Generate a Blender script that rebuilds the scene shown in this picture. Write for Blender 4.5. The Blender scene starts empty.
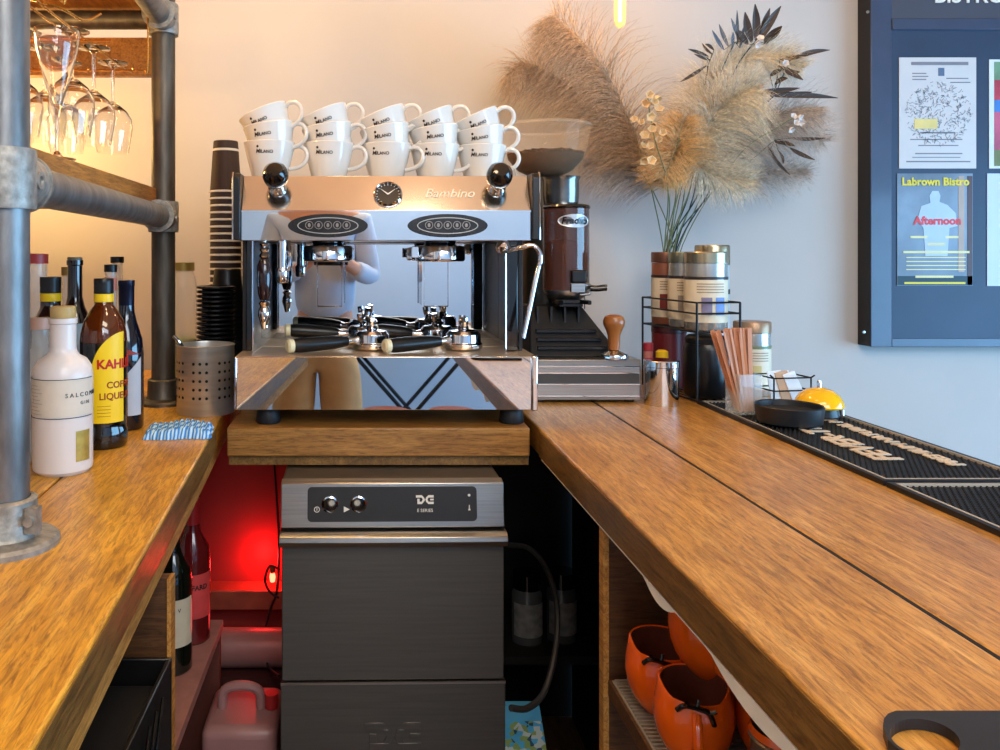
import bpy, bmesh, math, random
from mathutils import Vector, Matrix
random.seed(7)
PI = math.pi
EYE = 1.266; CZ = 0.92
C = bpy.context.scene.collection

# ---------------------------------------------------------------- camera
cd = bpy.data.cameras.new('camera'); cam = bpy.data.objects.new('camera', cd); C.objects.link(cam)
cam.location = (0, 0, EYE); cam.rotation_euler = (PI/2, 0, 0)
cd.sensor_width = 36; cd.lens = 28.8; cd.shift_x = 0.138; cd.shift_y = -0.119
cd.clip_start = 0.02
bpy.context.scene.camera = cam

def W(px, py, Y):
    return Vector(((px-362)/800*Y, Y, EYE-(py-256)/800*Y))

# ---------------------------------------------------------------- materials
def lin(c):
    return tuple(((v/255)/12.92 if v/255 <= 0.04045 else ((v/255+0.055)/1.055)**2.4) for v in c)
MATS = {}
def mat(name, col, rough=0.5, metal=0.0, var=0.08, scale=12, bump=0.0, coat=0.0, trans=0.0, ior=1.45, emit=None, estr=0, stretch=(1,1,1), alpha=1.0, spec=0.5):
    if name in MATS: return MATS[name]
    m = bpy.data.materials.new(name); m.use_nodes = True; nt = m.node_tree
    b = nt.nodes['Principled BSDF']; L = nt.links
    tc = nt.nodes.new('ShaderNodeTexCoord'); mp = nt.nodes.new('ShaderNodeMapping'); mp.inputs['Scale'].default_value = stretch
    L.new(tc.outputs['Object'], mp.inputs['Vector'])
    n = nt.nodes.new('ShaderNodeTexNoise'); n.inputs['Scale'].default_value = scale; n.inputs['Detail'].default_value = 5
    L.new(mp.outputs['Vector'], n.inputs['Vector'])
    r = nt.nodes.new('ShaderNodeValToRGB'); c = lin(col)
    r.color_ramp.elements[0].position = 0.3; r.color_ramp.elements[1].position = 0.7
    r.color_ramp.elements[0].color = (*[max(0, v*(1-var)) for v in c], 1); r.color_ramp.elements[1].color = (*[min(1, v*(1+var)) for v in c], 1)
    L.new(n.outputs['Fac'], r.inputs['Fac']); L.new(r.outputs['Color'], b.inputs['Base Color'])
    b.inputs['Roughness'].default_value = rough; b.inputs['Metallic'].default_value = metal
    b.inputs['Coat Weight'].default_value = coat; b.inputs['Coat Roughness'].default_value = 0.08
    b.inputs['Transmission Weight'].default_value = trans; b.inputs['IOR'].default_value = ior
    b.inputs['Specular IOR Level'].default_value = spec
    b.inputs['Alpha'].default_value = alpha
    if emit: b.inputs['Emission Color'].default_value = (*lin(emit), 1); b.inputs['Emission Strength'].default_value = estr
    if bump:
        bp = nt.nodes.new('ShaderNodeBump'); bp.inputs['Strength'].default_value = bump; bp.inputs['Distance'].default_value = 0.002
        L.new(n.outputs['Fac'], bp.inputs['Height']); L.new(bp.outputs['Normal'], b.inputs['Normal'])
    MATS[name] = m; return m

def wood(name, cols, along='Y', rough=0.38, rot=0, scale=1.0, coat=0.15):
    if name in MATS: return MATS[name]
    m = bpy.data.materials.new(name); m.use_nodes = True; nt = m.node_tree; b = nt.nodes['Principled BSDF']; L = nt.links
    tc = nt.nodes.new('ShaderNodeTexCoord')
    mp = nt.nodes.new('ShaderNodeMapping'); s = {'X': (1.6, 16, 16), 'Y': (16, 1.6, 16), 'Z': (16, 16, 1.6)}[along]
    mp.inputs['Scale'].default_value = [v*scale for v in s]; mp.inputs['Rotation'].default_value = (0, 0, rot)
    L.new(tc.outputs['Object'], mp.inputs['Vector'])
    n1 = nt.nodes.new('ShaderNodeTexNoise'); n1.inputs['Scale'].default_value = 1.6; n1.inputs['Detail'].default_value = 9; n1.inputs['Roughness'].default_value = .68; n1.inputs['Distortion'].default_value = 1.4
    L.new(mp.outputs['Vector'], n1.inputs['Vector'])
    r = nt.nodes.new('ShaderNodeValToRGB'); e = r.color_ramp.elements
    e[0].position = .25; e[1].position = .78; e[0].color = (*lin(cols[0]), 1); e[1].color = (*lin(cols[2]), 1)
    x = e.new(.5); x.color = (*lin(cols[1]), 1)
    L.new(n1.outputs['Fac'], r.inputs['Fac'])
    # fine grain
    mp2 = nt.nodes.new('ShaderNodeMapping'); s2 = {'X': (20, 190, 190), 'Y': (190, 20, 190), 'Z': (190, 190, 20)}[along]
    mp2.inputs['Scale'].default_value = [v*scale for v in s2]; mp2.inputs['Rotation'].default_value = (0, 0, rot)
    L.new(tc.outputs['Object'], mp2.inputs['Vector'])
    n2 = nt.nodes.new('ShaderNodeTexNoise'); n2.inputs['Scale'].default_value = 1; n2.inputs['Detail'].default_value = 8; n2.inputs['Roughness'].default_value = .75; n2.inputs['Distortion'].default_value = .8
    L.new(mp2.outputs['Vector'], n2.inputs['Vector'])
    r2 = nt.nodes.new('ShaderNodeValToRGB'); r2.color_ramp.elements[0].position = .38; r2.color_ramp.elements[1].position = .56
    r2.color_ramp.elements[0].color = (.40, .33, .25, 1); r2.color_ramp.elements[1].color = (1.06, 1.04, 1.0, 1)
    L.new(n2.outputs['Fac'], r2.inputs['Fac'])
    # blotches and knots
    n3 = nt.nodes.new('ShaderNodeTexNoise'); n3.inputs['Scale'].default_value = 5; n3.inputs['Detail'].default_value = 3
    L.new(tc.outputs['Object'], n3.inputs['Vector'])
    r3 = nt.nodes.new('ShaderNodeValToRGB'); r3.color_ramp.elements[0].position = .32; r3.color_ramp.elements[1].position = .6
    r3.color_ramp.elements[0].color = (.72, .68, .64, 1); r3.color_ramp.elements[1].color = (1, 1, 1, 1)
    L.new(n3.outputs['Fac'], r3.inputs['Fac'])
    m1 = nt.nodes.new('ShaderNodeMixRGB'); m1.blend_type = 'MULTIPLY'; m1.inputs[0].default_value = .85
    m2 = nt.nodes.new('ShaderNodeMixRGB'); m2.blend_type = 'MULTIPLY'; m2.inputs[0].default_value = .75
    L.new(r.outputs['Color'], m1.inputs[1]); L.new(r2.outputs['Color'], m1.inputs[2])
    L.new(m1.outputs[0], m2.inputs[1]); L.new(r3.outputs['Color'], m2.inputs[2])
    v = nt.nodes.new('ShaderNodeTexVoronoi'); v.inputs['Scale'].default_value = 2.3
    mpv = nt.nodes.new('ShaderNodeMapping'); mpv.inputs['Scale'].default_value = {'X': (.55, 1.3, 1), 'Y': (1.3, .55, 1), 'Z': (1, 1, .6)}[along]; mpv.inputs['Location'].default_value = (.37, .21, 0)
    L.new(tc.outputs['Object'], mpv.inputs['Vector']); L.new(mpv.outputs['Vector'], v.inputs['Vector'])
    rk = nt.nodes.new('ShaderNodeValToRGB'); rk.color_ramp.elements[0].position = .02; rk.color_ramp.elements[1].position = .075
    rk.color_ramp.elements[0].color = (.22, .14, .08, 1); rk.color_ramp.elements[1].color = (1, 1, 1, 1)
    L.new(v.outputs['Distance'], rk.inputs['Fac'])
    m3 = nt.nodes.new('ShaderNodeMixRGB'); m3.blend_type = 'MULTIPLY'; m3.inputs[0].default_value = .7
    L.new(m2.outputs[0], m3.inputs[1]); L.new(rk.outputs['Color'], m3.inputs[2]); L.new(m3.outputs[0], b.inputs['Base Color'])
    bp = nt.nodes.new('ShaderNodeBump'); bp.inputs['Strength'].default_value = .25; bp.inputs['Distance'].default_value = .0015
    L.new(n2.outputs['Fac'], bp.inputs['Height']); L.new(bp.outputs['Normal'], b.inputs['Normal'])
    b.inputs['Roughness'].default_value = rough; b.inputs['Coat Weight'].default_value = coat; b.inputs['Coat Roughness'].default_value = .25
    MATS[name] = m; return m

chrome = mat('polished_chrome', (225, 225, 228), .06, 1, .03, 30)
mirror = mat('mirror_steel', (216, 219, 224), .015, 1, .02, 6)
steel = mat('brushed_steel', (170, 168, 165), .3, 1, .12, 8, stretch=(1, 20, 60))
dsteel = mat('dark_door_steel', (92, 90, 88), .42, .6, .1, 6, stretch=(1, 4, 30))
galv = mat('galvanised_pipe', (122, 122, 122), .42, .75, .35, 40, bump=.35, stretch=(1, 1, .35))
galvd = mat('dark_bare_pipe', (88, 82, 74), .48, .7, .35, 50, bump=.3, stretch=(1, 1, .2))
cast = mat('cast_iron_fitting', (150, 148, 142), .5, .6, .3, 90, bump=.5)
blackp = mat('black_plastic', (16, 16, 18), .35, 0, .2, 20)
blackm = mat('matte_black', (24, 24, 26), .6, 0, .2, 30)
blackg = mat('gloss_black', (8, 8, 9), .08, 0, .2, 10, coat=.6)
rubber = mat('black_rubber', (20, 22, 26), .5, 0, .2, 50, bump=.2)
white = mat('white_print', (235, 232, 225), .5, 0, .03, 20)
cream = mat('cream_plastic', (222, 214, 176), .4, 0, .1, 20)
ceramic = mat('white_glazed_ceramic', (226, 222, 214), .12, 0, .03, 8, coat=.5)
wireb = mat('black_wire', (18, 18, 20), .4, .2, .1, 40)
glass = mat('clear_glass', (250, 250, 250), .02, 0, .01, 3, trans=1.0, ior=1.42)
paint_dark = mat('dark_paint', (20, 17, 16), .7, 0, .2, 10)
woodR = wood('right_worktop_wood', [(150, 100, 38), (192, 140, 64), (222, 176, 102)], 'Y')
woodL = wood('left_worktop_wood', [(166, 110, 20), (220, 160, 44), (236, 186, 78)], 'Y', rot=-.06)
woodB = wood('back_worktop_wood', [(112, 74, 28), (160, 112, 52), (190, 140, 72)], 'X')
woodE = wood('worktop_edge_wood', [(84, 60, 26), (132, 96, 46), (160, 120, 62)], 'Y')
ply = wood('raw_plywood', [(150, 98, 40), (196, 140, 66), (218, 168, 92)], 'Y', rough=.6, coat=0)
plyface = wood('stained_panel_wood', [(62, 38, 18), (92, 58, 28), (112, 74, 38)], 'X', rough=.6, coat=0)
woodS = wood('shelf_wood', [(120, 72, 20), (172, 112, 40), (202, 142, 66)], 'Y', rough=.5)

# ---------------------------------------------------------------- mesh helpers
def BM(): return bmesh.new()
def bx(bm, x0, x1, y0, y1, z0, z1, M=None):
    vs = [bm.verts.new((x, y, z)) for x in (x0, x1) for y in (y0, y1) for z in (z0, z1)]
    for f in ((0, 1, 3, 2), (4, 6, 7, 5), (0, 4, 5, 1), (2, 3, 7, 6), (0, 2, 6, 4), (1, 5, 7, 3)):
        bm.faces.new([vs[i] for i in f])
    if M is not None: bmesh.ops.transform(bm, matrix=M, verts=vs)
    return vs
def prism(bm, pts, d, M=None):
    """pts: list of 3D points (polygon), d: extrusion vector"""
    a = [bm.verts.new(p) for p in pts]; b = [bm.verts.new(Vector(p)+Vector(d)) for p in pts]; n = len(a)
    bm.faces.new(a[::-1]); bm.faces.new(b)
    for i in range(n): bm.faces.new((a[i], a[(i+1) % n], b[(i+1) % n], b[i]))
    if M is not None: bmesh.ops.transform(bm, matrix=M, verts=a+b)
def lathe(bm, prof, seg=32, M=None, sx=1, sy=1):
    rings = []; allv = []
    for r, z in prof:
        if r < 1e-6: v = bm.verts.new((0, 0, z)); rings.append([v]); allv.append(v)
        else:
            ring = [bm.verts.new((r*sx*math.cos(2*PI*i/seg), r*sy*math.sin(2*PI*i/seg), z)) for i in range(seg)]
            rings.append(ring); allv += ring
    for a, b in zip(rings, rings[1:]):
        for i in range(seg):
            j = (i+1) % seg
            if len(a) == 1 and len(b) == 1: continue
            if len(a) == 1: bm.faces.new((a[0], b[j], b[i]))
            elif len(b) == 1: bm.faces.new((a[i], a[j], b[0]))
            else: bm.faces.new((a[i], a[j], b[j], b[i]))
    if M is not None: bmesh.ops.transform(bm, matrix=M, verts=allv)
    return allv
def zcyl(bm, x, y, z0, z1, r, seg=28, r2=None):
    r2 = r if r2 is None else r2
    lathe(bm, [(0, z0), (r, z0), (r2, z1), (0, z1)], seg, Matrix.Translation((x, y, 0)))
def tube(bm, pts, r, seg=10, rr=None, cap=True):
    pts = [Vector(p) for p in pts]; n = len(pts); rings = []
    up = Vector((0, 0, 1))
    prev = None
    for i, p in enumerate(pts):
        t = (pts[min(i+1, n-1)]-pts[max(i-1, 0)])
        if t.length < 1e-9: t = Vector((0, 0, 1))
        t.normalize()
        if prev is None:
            a = t.cross(up) if abs(t.z) < .95 else t.cross(Vector((1, 0, 0)))
        else: a = prev - t*prev.dot(t)
        a.normalize(); prev = a; b = t.cross(a)
        q = rr[i] if rr else r
        rings.append([bm.verts.new(p+a*q*math.cos(2*PI*k/seg)+b*q*math.sin(2*PI*k/seg)) for k in range(seg)])
    for A, B in zip(rings, rings[1:]):
        for k in range(seg): bm.faces.new((A[k], A[(k+1) % seg], B[(k+1) % seg], B[k]))
    if cap: bm.faces.new(rings[0][::-1]); bm.faces.new(rings[-1])
def smoothpath(pts, n=6):
    pts = [Vector(p) for p in pts]; out = []
    for i in range(len(pts)-1):
        p0 = pts[max(i-1, 0)]; p1 = pts[i]; p2 = pts[i+1]; p3 = pts[min(i+2, len(pts)-1)]
        for k in range(n):
            t = k/n
            out.append(.5*((2*p1)+(p2-p0)*t+(2*p0-5*p1+4*p2-p3)*t*t+(3*p1-p0-3*p2+p3)*t**3))
    out.append(pts[-1]); return out
def ycylM(x, y, z):   # local z axis -> world -Y
    return Matrix.Translation((x, y, z)) @ Matrix.Rotation(PI/2, 4, 'X')
def obj(name, bm, m, parent=None, smooth=True, bevel=0, w=False, bseg=2):
    bmesh.ops.recalc_face_normals(bm, faces=bm.faces[:])
    me = bpy.data.meshes.new(name); 
    if w and parent is not None:
        Mi = Matrix.LocRotScale(parent.location, parent.rotation_euler, None).inverted()
        bmesh.ops.transform(bm, matrix=Mi, verts=bm.verts[:])
    bm.to_mesh(me); bm.free()
    me.materials.append(m)
    o = bpy.data.objects.new(name, me); C.objects.link(o)
    if parent is not None: o.parent = parent
    if bevel:
        md = o.modifiers.new('bevel', 'BEVEL'); md.width = bevel; md.segments = bseg; md.limit_method = 'ANGLE'; md.angle_limit = .6
    if smooth:
        for p in me.polygons: p.use_smooth = True
        try: me.set_sharp_from_angle(angle=.6)
        except Exception: pass
    return o
def tag(o, label, cat, group=None, kind=None):
    o['label'] = label; o['category'] = cat
    if group: o['group'] = group
    if kind: o['kind'] = kind
    return o
def thing(name, label, cat, loc=(0, 0, 0), rot=0, group=None):
    o = bpy.data.objects.new(name, None); o.empty_display_size = .03; C.objects.link(o)
    o.location = loc; o.rotation_euler = rot if hasattr(rot, '__len__') else (0, 0, rot)
    return tag(o, label, cat, group)
def struct(name, bm, m, label, cat, **k):
    o = obj(name, bm, m, **k); return tag(o, label, cat, kind='structure')
def dup(root, loc, rot=None, label=None, group=None):
    r = root.copy(); C.objects.link(r); r.location = loc
    if rot is not None: r.rotation_euler = rot
    if label: r['label'] = label
    if group: r['group'] = group
    for ch in list(root.children):
        c = ch.copy(); C.objects.link(c); c.parent = r
        for g in list(ch.children):
            d = g.copy(); C.objects.link(d); d.parent = c
    return r
def textbm(s, size, ext=.0006, bold=0.0, shear=0, align='CENTER'):
    """lettering in the XZ plane, facing -Y, centred"""
    cu = bpy.data.curves.new('lettering', 'FONT'); cu.body = s; cu.size = size; cu.extrude = ext; cu.offset = bold; cu.shear = shear
    cu.align_x = align; cu.align_y = 'CENTER'; cu.resolution_u = 3
    o = bpy.data.objects.new('lettering', cu); C.objects.link(o)
    dg = bpy.context.evaluated_depsgraph_get(); me = bpy.data.meshes.new_from_object(o.evaluated_get(dg))
    bm = BM(); bm.from_mesh(me); bpy.data.objects.remove(o); bpy.data.curves.remove(cu); bpy.data.meshes.remove(me)
    bmesh.ops.transform(bm, matrix=Matrix.Rotation(PI/2, 4, 'X'), verts=bm.verts[:])
    return bm
def text(name, s, size, loc, m, parent=None, rot=None, w=True, **k):
    bm = textbm(s, size, **k)
    M = Matrix.Translation(loc)
    if rot is not None: M = M @ rot
    bmesh.ops.transform(bm, matrix=M, verts=bm.verts[:])
    return obj(name, bm, m, parent, smooth=False, w=w)
def wrap(bm, r, a0=0, z0=0):
    """wrap XZ-plane geometry round a vertical cylinder of radius r; a0 = angle from -Y"""
    for v in bm.verts:
        a = v.co.x/r+a0; R = r-v.co.y
        v.co = Vector((R*math.sin(a), -R*math.cos(a), v.co.z+z0))
def textwrap(name, s, size, r, a0, z0, m, parent, **k):
    bm = textbm(s, size, **k); wrap(bm, r, a0, z0); return obj(name, bm, m, parent, smooth=False)
def patch(bm, r, a0, a1, z0, z1, n=16, th=.0006, top=None):
    """curved label patch; top(t)-> z override"""
    A = []
    for i in range(n+1):
        t = i/n; a = a0+(a1-a0)*t; zt = top(t) if top else z1
        A.append([bm.verts.new((R*math.sin(a), -R*math.cos(a), z)) for R, z in ((r, z0), (r+th, z0), (r+th, zt), (r, zt))])
    for P, Q in zip(A, A[1:]):
        for k in range(4): bm.faces.new((P[k], P[(k+1) % 4], Q[(k+1) % 4], Q[k]))
    bm.faces.new(A[0]); bm.faces.new(A[-1][::-1])

# ================================================================= ROOM
wallm = mat('painted_wall', (196, 191, 187), .85, 0, .03, 3, bump=.1)
ceilm = mat('warm_ceiling', (236, 190, 146), .9, 0, .04, 3)
floorm = wood('floor_boards', [(70, 50, 36), (100, 74, 52), (120, 92, 66)], 'Y', rough=.6)
XL, XR, YB, YF, H = -1.5, 3.4, 2.5, -1.7, 2.9
def wall(name, a, label):
    b = BM(); bx(b, *a); return struct(name, b, wallm, label, 'wall', smooth=False)
b = BM(); bx(b, XL-.1, XR+.1, YF-.1, YB+.1, -.1, 0); struct('floor', b, floorm, 'brown boarded floor of the bar', 'floor', smooth=False)
b = BM(); bx(b, XL-.1, XR+.1, YF-.1, YB+.1, H, H+.1); struct('ceiling', b, ceilm, 'warm cream ceiling above the bar', 'ceiling', smooth=False)
wall('wall_back', (XL-.1, XR+.1, YB, YB+.1, 0, H), 'pale painted wall behind the coffee machine and flowers')
wall('wall_left', (XL-.1, XL, YF, YB, 0, H), 'pale painted side wall left of the pipe shelving')
wall('wall_right', (XR, XR+.1, YF, YB, 0, H), 'pale painted side wall right of the notice board')
wallcool = mat('cool_painted_wall', (176, 200, 226), .85, 0, .03, 3)
b = BM(); bx(b, XL, XR, YF-.1, YF, 0, H)
struct('wall_front', b, wallcool, 'pale blue wall behind the photographer, seen in the mirror steel', 'wall', smooth=False)
b = BM()
for y0, y1, z0, z1 in ((-1.2, 1.9, 2.2, 2.26), (-1.2, 1.9, .5, .56), (-1.2, -1.14, .56, 2.2), (.32, .38, .56, 2.2), (1.84, 1.9, .56, 2.2)): bx(b, XR-.04, XR, y0, y1, z0, z1)
struct('window_1', b, blackm, 'dark window frame on the side wall to the right, out of the picture', 'window', smooth=False)
# ================================================================= WORKTOPS
T = .055
wr = thing('worktop', 'long golden brown plank worktop on the right, running toward the viewer', 'counter', (.36, 1.9, CZ))
for (x0, x1) in ((.355, .5475), (.553, .789), (.7945, 1.03)):
    b = BM(); n = 24; y0, y1 = -.25, 2.44
    # gently uneven sawn edge
    L0 = [Vector((x0+(random.uniform(-.0012, .0012) if x0 < .4 else 0), y0+(y1-y0)*i/n, CZ-T)) for i in range(n+1)]
    pts = L0+[Vector((x1, y1, CZ-T)), Vector((x1, y0, CZ-T))]
    prism(b, pts, (0, 0, T)); obj('plank', b, woodR, wr, bevel=.003, w=True)
b = BM(); bx(b, .5476, .5529, -.24, 2.43, CZ-.03, CZ-.0012); obj('dark_seam', b, blackm, wr, w=True, smooth=False)
b = BM(); bx(b, .3535, .3549, -.25, 1.6, CZ-T+.001, CZ-.005); obj('front_edge', b, woodE, wr, w=True, smooth=False)
# back worktop (beam) under the machine
wb = thing('worktop', 'short thick timber worktop carrying the coffee machine', 'counter', (.04, 1.62, CZ))
b = BM(); bx(b, -.272, .338, 1.61, 2.44, CZ-.058, CZ); obj('plank', b, woodB, wb, bevel=.003, w=True)
b = BM(); bx(b, -.270, .338, 1.622, 1.66, CZ-.078, CZ-.0585); obj('batten', b, woodE, wb, bevel=.001, w=True)
# left worktop, angled 3.5 degrees
la = math.radians(3.5)
wl = thing('worktop', 'amber stained plank worktop on the left under the bottles and pipe posts', 'counter', (-.298, 1.64, CZ), la)
def LB(x0, x1, y0, y1, z0, z1, name, m, bev=.003):
    b = BM(); bx(b, x0, x1, y0, y1, z0, z1); return obj(name, b, m, wl, bevel=bev)
LB(-.195, 0, -1.5, .82, -.05, 0, 'plank', woodL); LB(-.62, -.1985, -1.5, .82, -.05, 0, 'plank', woodL)
LB(0.0003, .0015, -1.5, -.02, -.047, -.004, 'front_edge', woodE, 0)
LB(-.60, -.004, -1.5, .8, -.08, -.0505, 'plywood_underlay', ply, .001)
LB(-.62, -.61, .0, .82, .0, .04, 'rear_upstand', woodL, .001)

# ================================================================= UNDER COUNTER
b = BM(); bx(b, -1.0, .75, 2.2, 2.22, 0, CZ-.09)
tag(obj('cupboard_back_panel', b, paint_dark, smooth=False), 'dark painted panel closing the back of the space under the counters', 'panel')
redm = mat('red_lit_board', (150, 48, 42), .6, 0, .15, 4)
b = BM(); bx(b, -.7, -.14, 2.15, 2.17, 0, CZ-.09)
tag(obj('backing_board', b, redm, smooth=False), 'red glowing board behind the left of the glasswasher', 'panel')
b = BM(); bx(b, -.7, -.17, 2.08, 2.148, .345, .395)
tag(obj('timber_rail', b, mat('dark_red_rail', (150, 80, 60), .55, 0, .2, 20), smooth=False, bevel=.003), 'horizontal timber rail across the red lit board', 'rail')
pl = thing('support_panel', 'brown end panel with pale lipping under the left worktop', 'panel', (-.5, 1.06, 0))
b = BM(); bx(b, -.85, -.258, 1.06, 1.078, 0, CZ-.0815); obj('panel_face', b, plyface, pl, w=True, smooth=False)
b = BM(); bx(b, -.2575, -.252, 1.056, 1.079, 0, CZ-.0815); obj('lipping', b, ply, pl, w=True, smooth=False)
sh = thing('bottle_shelf', 'low reddish shelf under the left worktop holding two bottles', 'shelf', (-.5, 1.4, .466))
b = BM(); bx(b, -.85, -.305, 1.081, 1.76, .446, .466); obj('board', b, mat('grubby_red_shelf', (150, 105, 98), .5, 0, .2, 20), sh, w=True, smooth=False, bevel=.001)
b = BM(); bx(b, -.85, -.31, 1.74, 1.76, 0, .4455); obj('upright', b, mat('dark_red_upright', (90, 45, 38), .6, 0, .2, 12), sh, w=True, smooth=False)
# right partition
pr = thing('support_panel', 'brown partition with a pale raw front edge under the right worktop', 'panel', (.7, 1.18, 0))
b = BM(); bx(b, .364, 1.0, 1.18, 1.198, 0, CZ-T-.0005); obj('panel_face', b, plyface, pr, w=True, smooth=False)
b = BM(); bx(b, .3555, .3636, 1.178, 1.199, 0, CZ-T-.0005); obj('lipping', b, ply, pr, w=True, smooth=False)
b = BM(); bx(b, .279, .287, 2.03, 2.19, 0, CZ-.0835); tag(obj('light_blocker', b, paint_dark, smooth=False), 'added black board blocking red light behind the right rear corner of the glasswasher', 'board')  # unseen board added to stop the red lamp light leaking right
b = BM(); bx(b, .575, .59, 1.2, 2.19, 0, CZ-.0835); tag(obj('cupboard_side_panel', b, paint_dark, smooth=False), 'black side panel of the dark space right of the glasswasher', 'panel')
b = BM(); bx(b, .288, .5745, 1.88, 2.19, .305, .325); tag(obj('jar_shelf', b, paint_dark, smooth=False), 'small black shelf holding two jars right of the glasswasher', 'shelf')
# ribbed shelf for mugs
ms = thing('mug_shelf', 'shelf with a ribbed translucent mat holding the orange mugs', 'shelf', (.6, .9, .649))
b = BM(); bx(b, .362, .98, .3, 1.176, .62, .643); obj('board', b, plyface, ms, w=True, smooth=False)
b = BM(); bx(b, .366, .95, .32, 1.17, .6435, .6455)
y = .33
while y < 1.165:
    bx(b, .368, .948, y, y+.003, .6455, .649); y += .0085
obj('ribbed_liner', b, mat('ribbed_plastic', (150, 142, 130), .4, 0, .15, 40), ms, w=True, smooth=False)
b = BM(); bx(b, .96, .98, .2, 1.176, 0, CZ-T-.001)
tag(obj('counter_front_panel', b, plyface, smooth=False), 'brown boarding at the customer side of the right counter', 'panel')
# sagging white strip below right worktop edge
b = BM(); pts = []
def sag(Y):
    s = .0018
    for (c, wd, a) in ((.955, .05, .013), (.72, .095, .017)):
        t = abs(Y-c)/wd
        if t < 1: s += a*(1-t*t)
    return s
n = 110; prev = None
for i in range(n+1):
    Y = .3+1.28*i/n; s = sag(Y)
    cur = [b.verts.new(p) for p in ((.354, Y, CZ-T-.0008), (.3585, Y, CZ-T-.0008), (.3565, Y, CZ-T-s), (.354, Y, CZ-T-s-.0004))]
    if prev:
        for k in range(4): b.faces.new((prev[k], prev[(k+1) % 4], cur[(k+1) % 4], cur[k]))
    prev = cur
tag(obj('edging_strip', b, mat('white_vinyl', (240, 236, 226), .5, 0, .05, 30)), 'loose white strip sagging beneath the right worktop edge', 'strip')

# ---------------------------------------------------------------- glasswasher
dw = thing('glasswasher', 'grey steel glasswasher with black control panel under the back worktop', 'glasswasher', (.058, 1.5, 0), math.radians(1.0))
hw = .21
def DZ(y): return EYE-(y-256)/533.3
b = BM(); bx(b, -hw, hw, .022, .52, .06, DZ(484)); obj('housing', b, mat('washer_top_steel', (120, 112, 100), .35, .9, .1, 10), dw, bevel=.004)
b = BM(); prism(b, [(-hw, .03, DZ(482)), (-hw, .008, DZ(482)-.004), (-hw, -.004, DZ(527)), (-hw, .022, DZ(527))], (2*hw, 0, 0)); obj('control_fascia', b, steel, dw, bevel=.002)
b = BM(); x0, x1, z0, z1 = -hw+.05, hw-.052, DZ(521), DZ(487.5); r = .008; pts = []
for cx, cz, a0 in ((x1-r, z1-r, 0), (x0+r, z1-r, PI/2), (x0+r, z0+r, PI), (x1-r, z0+r, 1.5*PI)):
    for k in range(5): a = a0+PI/2*k/4; pts.append((cx+r*math.cos(a), 0, cz+r*math.sin(a)))
def fy(z): return .008+(-.012)*(DZ(482)-.004-z)/(DZ(482)-.004-DZ(527))
pts = [(p[0], fy(p[2])-.0012, p[2]) for p in pts]
prism(b, pts, (0, .002, 0)); cp = obj('control_panel', b, mat('panel_black', (38, 37, 38), .35, 0, .1, 30), dw, smooth=False)
for x in (330, 358.5):
    X = (x-362)/533.3-.058; z = DZ(504)
    b = BM(); lathe(b, [(.0155, -.001), (.0155, .003), (.013, .004), (.0125, .001)], 28, ycylM(X, fy(z)-.001, z)); k = obj('button', b, chrome, dw)
    b = BM(); lathe(b, [(.0125, -.001), (.0122, .002), (0, .0028)], 28, ycylM(X, fy(z)-.001, z)); obj('button_cap', b, blackg, k)
z = DZ(509); text('play_mark', '\u25b6', .001, (0, 0, 0), white, dw, w=False) if False else None
b = BM(); X = (346.5-362)/533.3-.058; prism(b, [(X-.005, fy(z)-.0022, z-.0055), (X+.006, fy(z)-.0022, z), (X-.005, fy(z)-.0022, z+.0055)], (0, .001, 0)); obj('start_symbol', b, white, dw, smooth=False)
b = BM(); X = (317-362)/533.3-.058; lathe(b, [(.0055, 0), (.0055, .0008), (.0042, .0008), (.0042, 0)], 16, ycylM(X, fy(z)-.0013, z)); bx(b, X-.0006, X+.0006, fy(z)-.0022, fy(z)-.0013, z-.002, z+.003); obj('power_symbol', b, white, dw, smooth=False)
X = (469.5-362)/533.3-.058
b = BM(); zz = DZ(496); lathe(b, [(.0025, 0), (.0025, .0008), (0, .0008)], 12, ycylM(X, fy(zz)-.0013, zz)); zz = DZ(508); bx(b, X-.0008, X+.0008, fy(zz)-.0022, fy(zz)-.001, zz-.004, zz+.005); bx(b, X-.002, X+.002, fy(zz)-.0022, fy(zz)-.001, zz-.005, zz-.002); obj('indicator_symbol', b, white, dw, smooth=False)
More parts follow.
